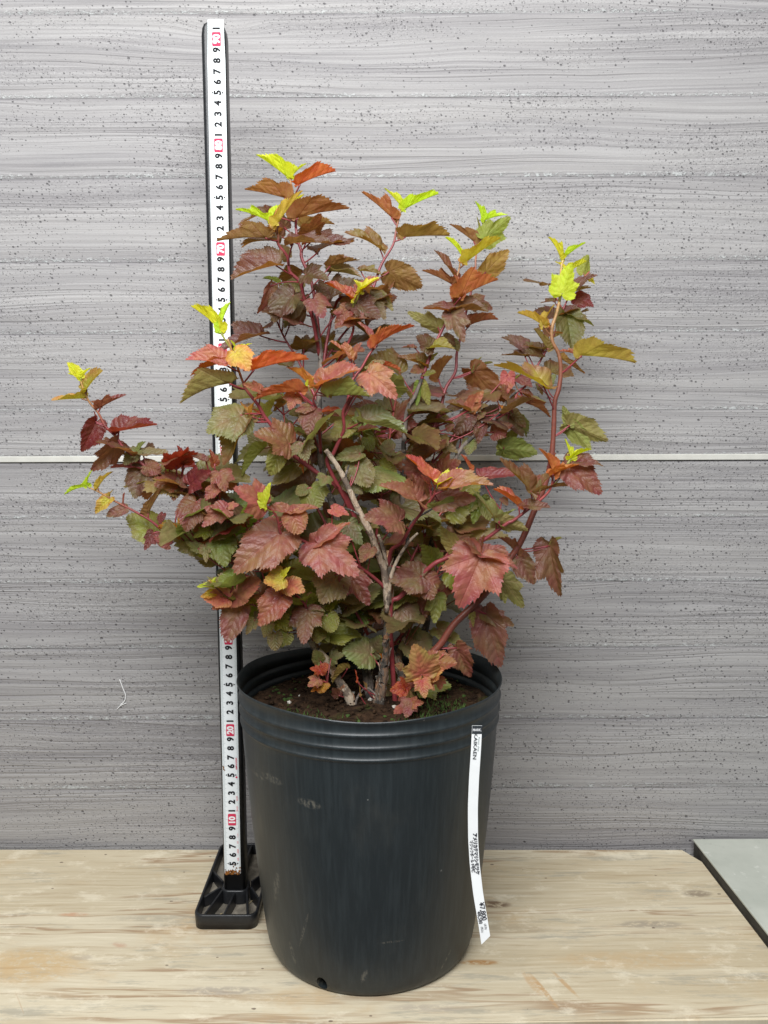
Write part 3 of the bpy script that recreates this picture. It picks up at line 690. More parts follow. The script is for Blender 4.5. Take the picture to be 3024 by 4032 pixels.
# ------------------------------------------------------------------ the shrub
TILES = dict(A=(700, 500, 2.0738), B=(1300, 700, 2.0738), C=(1700, 800, 2.0738), D=(150, 1350, 2.0738), E=(800, 1350, 2.0738), F=(1500, 1350, 1.8433), G=(750, 2000, 2.0738), H=(1400, 2000, 1.8433), N=(0, 0, 1.),
             J=(1150, 2400, 2.0738), K=(1050, 1100, 2.37))
def tpx(tile, x, y):
    a, b, s = TILES[tile]; return a+x/s, b+y/s
SHRUB = PC+Vector((.0, -.005, SOIL))
shrub = empty('ninebark_shrub', SHRUB, label='bushy ninebark shrub with maroon, bronze and lime leaves growing in the black pot', cat='shrub')
def poly(spec):
    out = []; tile = 'N'
    for tok in spec.split():
        if tok.isalpha(): tile = tok
        else: out.append(tpx(tile, *[float(q) for q in tok.split(',')]))
    return out
STEMS = {}
def make_stem(key, spec, d0, d1, r0, r1, mat, name='stem', bend=1.0, rough=0., colors=None, root=False):
    px = poly(spec)
    cum = [0]
    for a, b in zip(px, px[1:]): cum.append(cum[-1]+math.hypot(b[0]-a[0], b[1]-a[1]))
    pts = [at_depth(u, v, PC.y+(d0+(d1-d0)*(c/cum[-1])**bend)/100) for (u, v), c in zip(px, cum)]
    if root: pts[0].z = SOIL-.012
    sm = catmull(pts, 5); n = len(sm)
    thin = .80 if name == 'shoot' else .88
    rad = [thin*(r0+(r1-r0)*i/(n-1))/100 for i in range(n)]
    rad = [r*(1+.10*mnoise.noise(sm[i]*90)) for i, r in enumerate(rad)]
    bm = bmesh.new(); add_tube(bm, [p-SHRUB for p in sm], rad, 9, rough)
    me = bpy.data.meshes.new(name); bm.to_mesh(me); bm.free(); me.materials.append(M[mat])
    for p in me.polygons: p.use_smooth = True
    if colors:
        at = me.color_attributes.new('col', 'FLOAT_COLOR', 'POINT')
        for i, v in enumerate(me.vertices):
            t = min(1, i//9/(n-1)); c = [a+(b-a)*max(0, (t-.62)/.38)**1.3 for a, b in zip(*colors)]; at.data[i].color = (*c, 1)
    o = bpy.data.objects.new(name, me); put(o, shrub)
    STEMS[key] = (o, sm, rad); return o
RED = ((.27, .045, .05), (.42, .09, .07)); LIMEY = ((.25, .042, .048), (.46, .28, .08)); TAN = ((.20, .055, .035), (.62, .42, .14))
# woody stems (photo pixels by tile, root first; depths in cm behind the pot's axis)
make_stem('T1', 'H 150,1500 175,1330 205,1180 228,1000 236,800 241,560 232,338', 0, -2, .62, .42, 'peel', rough=.35, root=True)
make_stem('T1b', 'H 165,1500 195,1330 212,1180 222,1040 212,960', -.8, -2.2, .50, .25, 'bark', rough=.5, root=True)
make_stem('T2', 'H 236,690 210,470 160,320 110,180 N 1415,2016 1365,1905 1330,1838 1282,1772', -2, -5, .42, .26, 'dead', rough=.3)
make_stem('T2b', 'E 1172,1150 1165,1085 1190,1000', -4.4, -4.2, .15, .09, 'greybark', rough=.4)
make_stem('T2c', 'E 1270,1400 1215,1370 1150,1348', -4, -4.6, .12, .07, 'greybark', rough=.4)
make_stem('T2d', 'H 232,420 190,260 165,195', -2, -3, .28, .18, 'dead', rough=.3)
make_stem('T3', 'H 225,760 255,520 300,385 380,255 452,182', -2, -4, .26, .13, 'dead', rough=.2)
make_stem('T3b', 'H 372,265 395,130 450,70 560,5', -3.6, -3, .18, .10, 'greybark', rough=.3)
make_stem('T4', 'H 260,1500 360,1320 470,1050 510,860 560,640 620,440 680,250 790,30', 2, 5, .50, .26, 'greybark', rough=.3, root=True)
make_stem('T5', 'G 1345,1660 1290,1540 1210,1410 1130,1270 1010,1130 930,980 800,850 640,700 480,520', 0, -3, .58, .30, 'dead', rough=.25, root=True)
make_stem('T5b', 'G 480,520 380,330 260,150 D 1420,1330 1300,1250 1150,1190', -3, -3, .30, .16, 'greybark', rough=.3)
make_stem('T6', 'G 1500,1640 1440,1300 1390,1060 1290,1000 1245,760 1210,580', 1, 2, .42, .30, 'greybark', rough=.4, root=True)
make_stem('TA', 'N 1465,2830 1420,2520 1375,2250 1330,2050 1290,1930 1262,1800 1256,1660 1258,1500 1262,1380 1240,1270 1215,1190', 1, 1, .50, .20, 'greybark', rough=.4, root=True)
make_stem('T8', 'J 900,900 905,700 890,520 870,380 905,260 945,150', .5, 1.5, .55, .35, 'bark', rough=.5, root=True)
make_stem('T9', 'J 640,880 700,700 735,560 745,430', -.5, -1.2, .4, .3, 'bark', rough=.5, root=True)
make_stem('T10', 'F 100,1640 150,1300 160,900 185,520 245,390 295,262', 2, 4, .34, .20, 'greybark', rough=.3)
make_stem('T11', 'F 330,1640 420,1250 560,800 780,600 850,520 930,400 1000,345', 4, 7, .32, .14, 'greybark', rough=.3)
make_stem('T12', 'J 560,900 520,760 600,640 690,700', 0, -1, .18, .10, 'greybark', rough=.3)
# green and red shoots
def shoot(key, spec, d0, d1, r0, r1, colors=RED, bend=1.): return make_stem(key, spec, d0, d1, r0, r1, 'shoot', 'shoot', bend, 0, colors)
shoot('S1', 'N 1258,1400 A 1100,1560 1035,1410 1000,1270 915,1180 895,1060 822,960 820,890 775,800 745,755', 1, -2, .24, .13, LIMEY)
shoot('S2', 'N 1258,1330 A 1100,1300 1015,1080 1008,1010 985,940 965,830 962,740 935,640 940,540 922,450 925,405', 1, 3, .22, .12, LIMEY)
shoot('S3', 'N 1262,1500 A 1300,1420 B 300,980 405,740 440,670 515,545 540,420 568,300 575,235', 1, 4, .20, .10, LIMEY)
shoot('S4', 'F 330,760 430,480 470,330 540,210 550,80 B 1060,1320 1110,1100 1180,800 1190,650 1222,480 1262,345', 5, 10.5, .24, .10, LIMEY)
shoot('S5', 'F 295,262 335,160 375,50 B 900,1270 950,1170 990,1050 1012,940 1010,870 1050,760 1062,660', 4, 5, .24, .10, LIMEY)
shoot('S6', 'N 1560,2790 H 400,1280 530,1080 620,985 710,850 850,715 960,600 1050,460 1190,265 1290,40 F 1180,1060 1218,930 1242,800 1255,600 1262,430 1292,330 1306,200 1290,80 C 985,1130 982,1020 1020,900 1045,780 1052,620 1062,500 1090,430', 0, 1, .52, .13, TAN)
shoot('S7', 'F 1000,345 1060,300 C 890,1280 960,1160 1010,1040 1060,900 1120,765 1165,715 1250,600 1288,560', 7, 9.5, .16, .09, RED)
shoot('S8', 'D 1150,1190 1020,1090 880,1012 800,940 700,860 640,772 550,680 490,570 410,470 345,310', -3, -4, .24, .10, LIMEY)
shoot('S9', 'G 480,520 300,420 120,300 D 1200,1622 1100,1592 990,1510 900,1440 720,1340 620,1290 500,1220 412,1180', -3, -6, .24, .08, LIMEY)
shoot('S10', 'N 1420,2120 E 1160,1240 900,1040 720,900 570,690 500,600 450,510 350,380 320,310 250,110 200,-30', -2, -6.5, .30, .12, LIMEY)
shoot('S11', 'E 960,900 948,700 940,600 935,550 905,490 905,440 965,340', -2, -7, .20, .10)
shoot('S12', 'N 1410,2060 E 1020,1000 1060,910 1110,800 1150,700 1142,570 1170,500 1200,440', -2, -6, .26, .15)
shoot('S12b', 'E 1150,712 1210,690 1285,650', -4.2, -5.5, .14, .10)
shoot('S13', 'N 1300,1480 B 175,1290 185,1150 187,1020 165,955', 0, -1, .17, .10)
shoot('S14', 'E 1180,480 B 180,1659 258,1550 320,1440 385,1368', -3, -2.5, .20, .12)
shoot('S15', 'H 240,420 262,305 F 150,1450 222,1330 310,1210 392,1090 375,1000', -2, -8, .26, .12)
shoot('S15b', 'F 390,1100 430,1082 482,1056', -7.6, -8, .12, .09)
shoot('S16', 'J 850,880 H 250,760 330,640 540,430 640,372 800,300 950,220 1100,112 F 960,1290 1080,1200 1200,1100 1240,1030 1248,952', 0, -4.5, .34, .12)
shoot('S17', 'H 225,600 150,520 G 1300,430 1050,330 850,240 740,212 E 600,1420 520,1330', -2, -9.5, .24, .11)
shoot('S18', 'G 1010,1130 975,960 940,800 850,700 785,640 745,595', -1, -8, .20, .10, LIMEY)
shoot('S19', 'G 800,850 570,810 490,765 330,742 210,650 150,590', -2, -8, .20, .09, LIMEY)
shoot('S20', 'J 1050,880 960,700 930,580 980,500', -1.5, -4, .14, .09)
shoot('S21', 'J 300,640 270,520 250,470', -3, -4, .10, .07)
shoot('S22', 'H 420,1300 470,1260 640,1060', -1, -3.5, .12, .08)
# hidden inner shoots that carry the shaded foliage
shoot('I1', 'N 1450,2500 1330,2300 1180,2180 1060,2100', 0, 2, .22, .10); shoot('I2', 'N 1440,2400 1300,2100 1200,1900 1130,1700 1110,1560', 1, 4, .22, .10)
shoot('I3', 'N 1480,2450 1480,2150 1500,1950 1530,1750 1560,1560', 2, 3, .22, .10); shoot('I4', 'N 1520,2500 1600,2250 1690,2080 1800,1950', 1, 4, .22, .10)
shoot('I5', 'N 1340,2050 1400,1850 1480,1700 1600,1650', 2, 6, .20, .10); shoot('I6', 'N 1500,2600 1640,2420 1700,2300 1760,2180', 1, 1, .2, .1)
shoot('I7', 'N 1258,1600 1180,1430 1120,1330 1080,1240', 2, 5, .18, .09); shoot('I8', 'N 1260,1450 1340,1330 1430,1230 1500,1190', 2, 6, .18, .09)
shoot('I9', 'N 1330,2450 1260,2350 1150,2350 1020,2380', 0, -2, .2, .1); shoot('I10', 'N 1640,1900 1740,1780 1800,1700 1900,1560', 5, 7, .2, .1)
shoot('I11', 'N 1020,2050 960,2120 900,2200 930,2260', -2, -1, .18, .09)

# leaf outline: angle from the tip axis -> radius
OUT = [(0, 1.0), (7, .95), (15, .865), (24, .77), (30, .745), (37, .735), (45, .75), (51, .735), (58, .675), (66, .61), (76, .575), (88, .545), (100, .50), (114, .43), (130, .33), (150, .18), (172, .05)]
OUT2 = [(0, 1.0), (7, .975), (15, .925), (24, .86), (32, .805), (40, .765), (48, .725), (56, .68), (66, .62), (78, .56), (90, .51), (104, .44), (120, .35), (140, .22), (172, .05)]
OUT3 = [(0, 1.0), (6, .945), (13, .84), (21, .715), (28, .615), (33, .60), (41, .685), (47, .735), (53, .70), (61, .585), (69, .52), (80, .54), (90, .54), (100, .49), (114, .40), (132, .28), (152, .15), (172, .05)]
def interp(tab, a):
    for (x0, y0), (x1, y1) in zip(tab, tab[1:]):
        if a <= x1: return y0+(y1-y0)*(a-x0)/(x1-x0)
    return tab[-1][1]
# colours: upper centre, upper margin, under side, vein
CLS = {
 'L': ((.66, .70, .035), (.72, .72, .06), (.66, .72, .04), (.46, .56, .05)),
 'g': ((.20, .235, .035), (.22, .22, .045), (.27, .29, .055), (.30, .30, .09)),
 'Y': ((.52, .50, .06), (.56, .24, .07), (.52, .42, .06), (.55, .30, .10)),
 'O': ((.40, .10, .065), (.38, .09, .065), (.47, .135, .045), (.43, .05, .045)),
 'o': ((.22, .075, .052), (.20, .06, .046), (.29, .115, .042), (.24, .045, .04)),
 'P': ((.37, .108, .090), (.34, .095, .080), (.42, .175, .05), (.40, .062, .06)),
 'p': ((.215, .075, .060), (.20, .06, .052), (.31, .165, .045), (.27, .05, .048)),
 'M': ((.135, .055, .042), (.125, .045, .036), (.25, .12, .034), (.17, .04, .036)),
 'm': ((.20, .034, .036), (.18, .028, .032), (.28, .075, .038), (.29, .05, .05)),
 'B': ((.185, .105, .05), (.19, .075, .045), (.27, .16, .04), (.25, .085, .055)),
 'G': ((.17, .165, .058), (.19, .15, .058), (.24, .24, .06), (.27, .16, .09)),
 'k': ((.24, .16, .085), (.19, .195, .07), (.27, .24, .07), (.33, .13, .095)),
 'R': ((.50, .075, .04), (.52, .12, .05), (.52, .13, .04), (.45, .04, .03)),
 'S': ((.52, .115, .09), (.52, .30, .11), (.48, .26, .08), (.48, .08, .07)),
 'U': ((.52, .20, .03), (.50, .16, .03), (.55, .22, .03), (.45, .13, .03)),
 'Z': ((.55, .50, .09), (.26, .11, .06), (.48, .33, .06), (.5, .3, .12)),
}
PRE = dict(V=((0, .05, 1), 58, 0.), T=((0, -.62, 1), 46, -.12), C=((0, -1, .55), 17, -.38), D=((0, -1, .35), 24, -.18), B=((0, 1, .5), 18, .12))
def leaf_geo(Lh, w, tab, fold, curl, seed, N):
    rnd = random.Random(seed); ph = [rnd.uniform(0, 6.28) for _ in range(6)]; asym = rnd.uniform(-.09, .09); droop = rnd.uniform(.1, .75)
    rows_f = (0.0, .22, .45, .66, .84, 1.0); verts = []; uvs = []; fr = []
    fo = R(fold); s, c = math.sin(fo), math.cos(fo)
    rv = []
    for j in range(N+1):
        a = -172+344*j/N; aa = abs(a); side = 1 if a > 0 else -1
        r = interp(tab, aa)*(1+asym*side*min(1, aa/50)); r *= 1+.03*math.sin(3*R(a)+ph[0])
        tooth = 1.-(j % 2); q2 = aa/15.6; t2 = 1-(q2-math.floor(q2))
        r *= 1+(.060*(tooth-.5)+.075*(t2-.5))*min(1, aa/8+.25)*(1 if aa < 150 else .2)
        rv.append((R(a), r))
    def put_v(a, r, fq):
        u = math.sin(a)*r*1.0*w; v = math.cos(a)*r
        x = u*c; zz = (math.sqrt(u*u+.0009)-.03)*s
        zz += curl*4*v*(1-v) if v > 0 else curl*4*v*.8
        zz -= droop*u*u
        zz += fq*fq*(.045*math.sin(3.3*a+ph[1])+.03*math.sin(6.7*a+ph[2])+.014*math.sin(13*a+ph[3]))
        zz += .007*fq*math.cos(2*math.pi*7*(v-.95*abs(u)))*(1 if abs(a) < .62 else .3)
        verts.append(Vector((x, v+asym*.25*v*(1-v)*(1 if 0 < v < 1 else 0), zz))*Lh); uvs.append((u, v, seed % 97)); fr.append(fq)
    put_v(0, 0, 0)
    for fq in rows_f[1:]:
        for a, r in rv: put_v(a, r*fq, fq)
    faces = []; n = N+1
    for j in range(N): faces.append((0, 1+j+1, 1+j))
    for k in range(len(rows_f)-2):
        b = 1+k*n
        for j in range(N): faces.append((b+j, b+j+1, b+n+j+1, b+n+j))
    return verts, faces, uvs, fr
LEAVES = []                                               # (stem key, matrix, verts, faces, uvs, fr, class, petiole points, petiole radius)
def add_leaf(stem, base, tip, normal, cls, w=.85, fold=20, curl=None, roll=0, seed=None, petiole=True, tab=None):
    seed = random.randrange(10**6) if seed is None else seed; rnd = random.Random(seed)
    ax = tip-base; Lh = ax.length; ax.normalize(); nrm = Vector(normal); nrm = (nrm-ax*nrm.dot(ax))
    if nrm.length < .05: nrm = Vector((0, -.3, 1)); nrm = nrm-ax*nrm.dot(ax)
    nrm.normalize(); nrm = Matrix.Rotation(R(roll), 3, ax) @ nrm; sd = ax.cross(nrm).normalized()
    if curl is None: curl = rnd.uniform(.01, .075)
    tab = tab or rnd.choice((OUT, OUT, OUT2, OUT3, OUT3)); N = 132 if Lh > .024 else 88
    v, f, uv, fr = leaf_geo(Lh, w, tab, fold, curl, seed, N)
    m = Matrix((sd, ax, nrm)).transposed()
    v = [m @ q for q in v]
    pet = None
    if petiole and stem in STEMS:
        o, sm, rad = STEMS[stem]
        k = min(range(len(sm)), key=lambda i: (sm[i]-base).length-.10*i/len(sm)*0); d = (sm[k]-base).length
        acc = 0
        while k > 0 and acc < d*.55: acc += (sm[k]-sm[k-1]).length; k -= 1
        a = sm[k]; e = base-a
        ctrl = a+e*.55+ax*(-.10*e.length)+Vector((0, 0, -.12*e.length))*(1 if e.z > 0 else -.5)
        pet = [(a*(1-t)*(1-t)+ctrl*2*t*(1-t)+base*t*t)-base for t in [i/7 for i in range(8)]]
    LEAVES.append((stem, base, v, f, uv, fr, cls, pet, min(.0011, .0006+Lh*.006), seed))
def L2(stem, tile, bx, by, tx, ty, mode, cls, w=.85, dep=0., dy=None, fold=None, roll=None, curl=None, tab=None):
    bp = tpx(tile, bx, by); tp = tpx(tile, tx, ty); o, sm, rad = STEMS[stem]
    guess = at_depth(*bp, sm[len(sm)//2].y); k = min(range(len(sm)), key=lambda i: (sm[i].x-guess.x)**2+(sm[i].z-guess.z)**2)
    Y = sm[k].y+dep/100
    base = at_depth(*bp, Y); t0 = at_depth(*tp, Y); ln = (t0-base).length
    nrm, fd, ddy = PRE[mode]; random.seed(int(bx*7+by*13+tx*3+ty))
    dyv = ddy+random.uniform(-.16, .16) if dy is None else dy
    tip = at_depth(*tp, min(Y+ln*dyv, WALL_Y-.012))
    rl = random.uniform(-10, 10) if roll is None else roll
    if mode in 'VT': w *= 1.04
    add_leaf(stem, base, tip, nrm, cls, w, fd+random.uniform(-7, 7) if fold is None else fold, curl, rl, tab=tab)
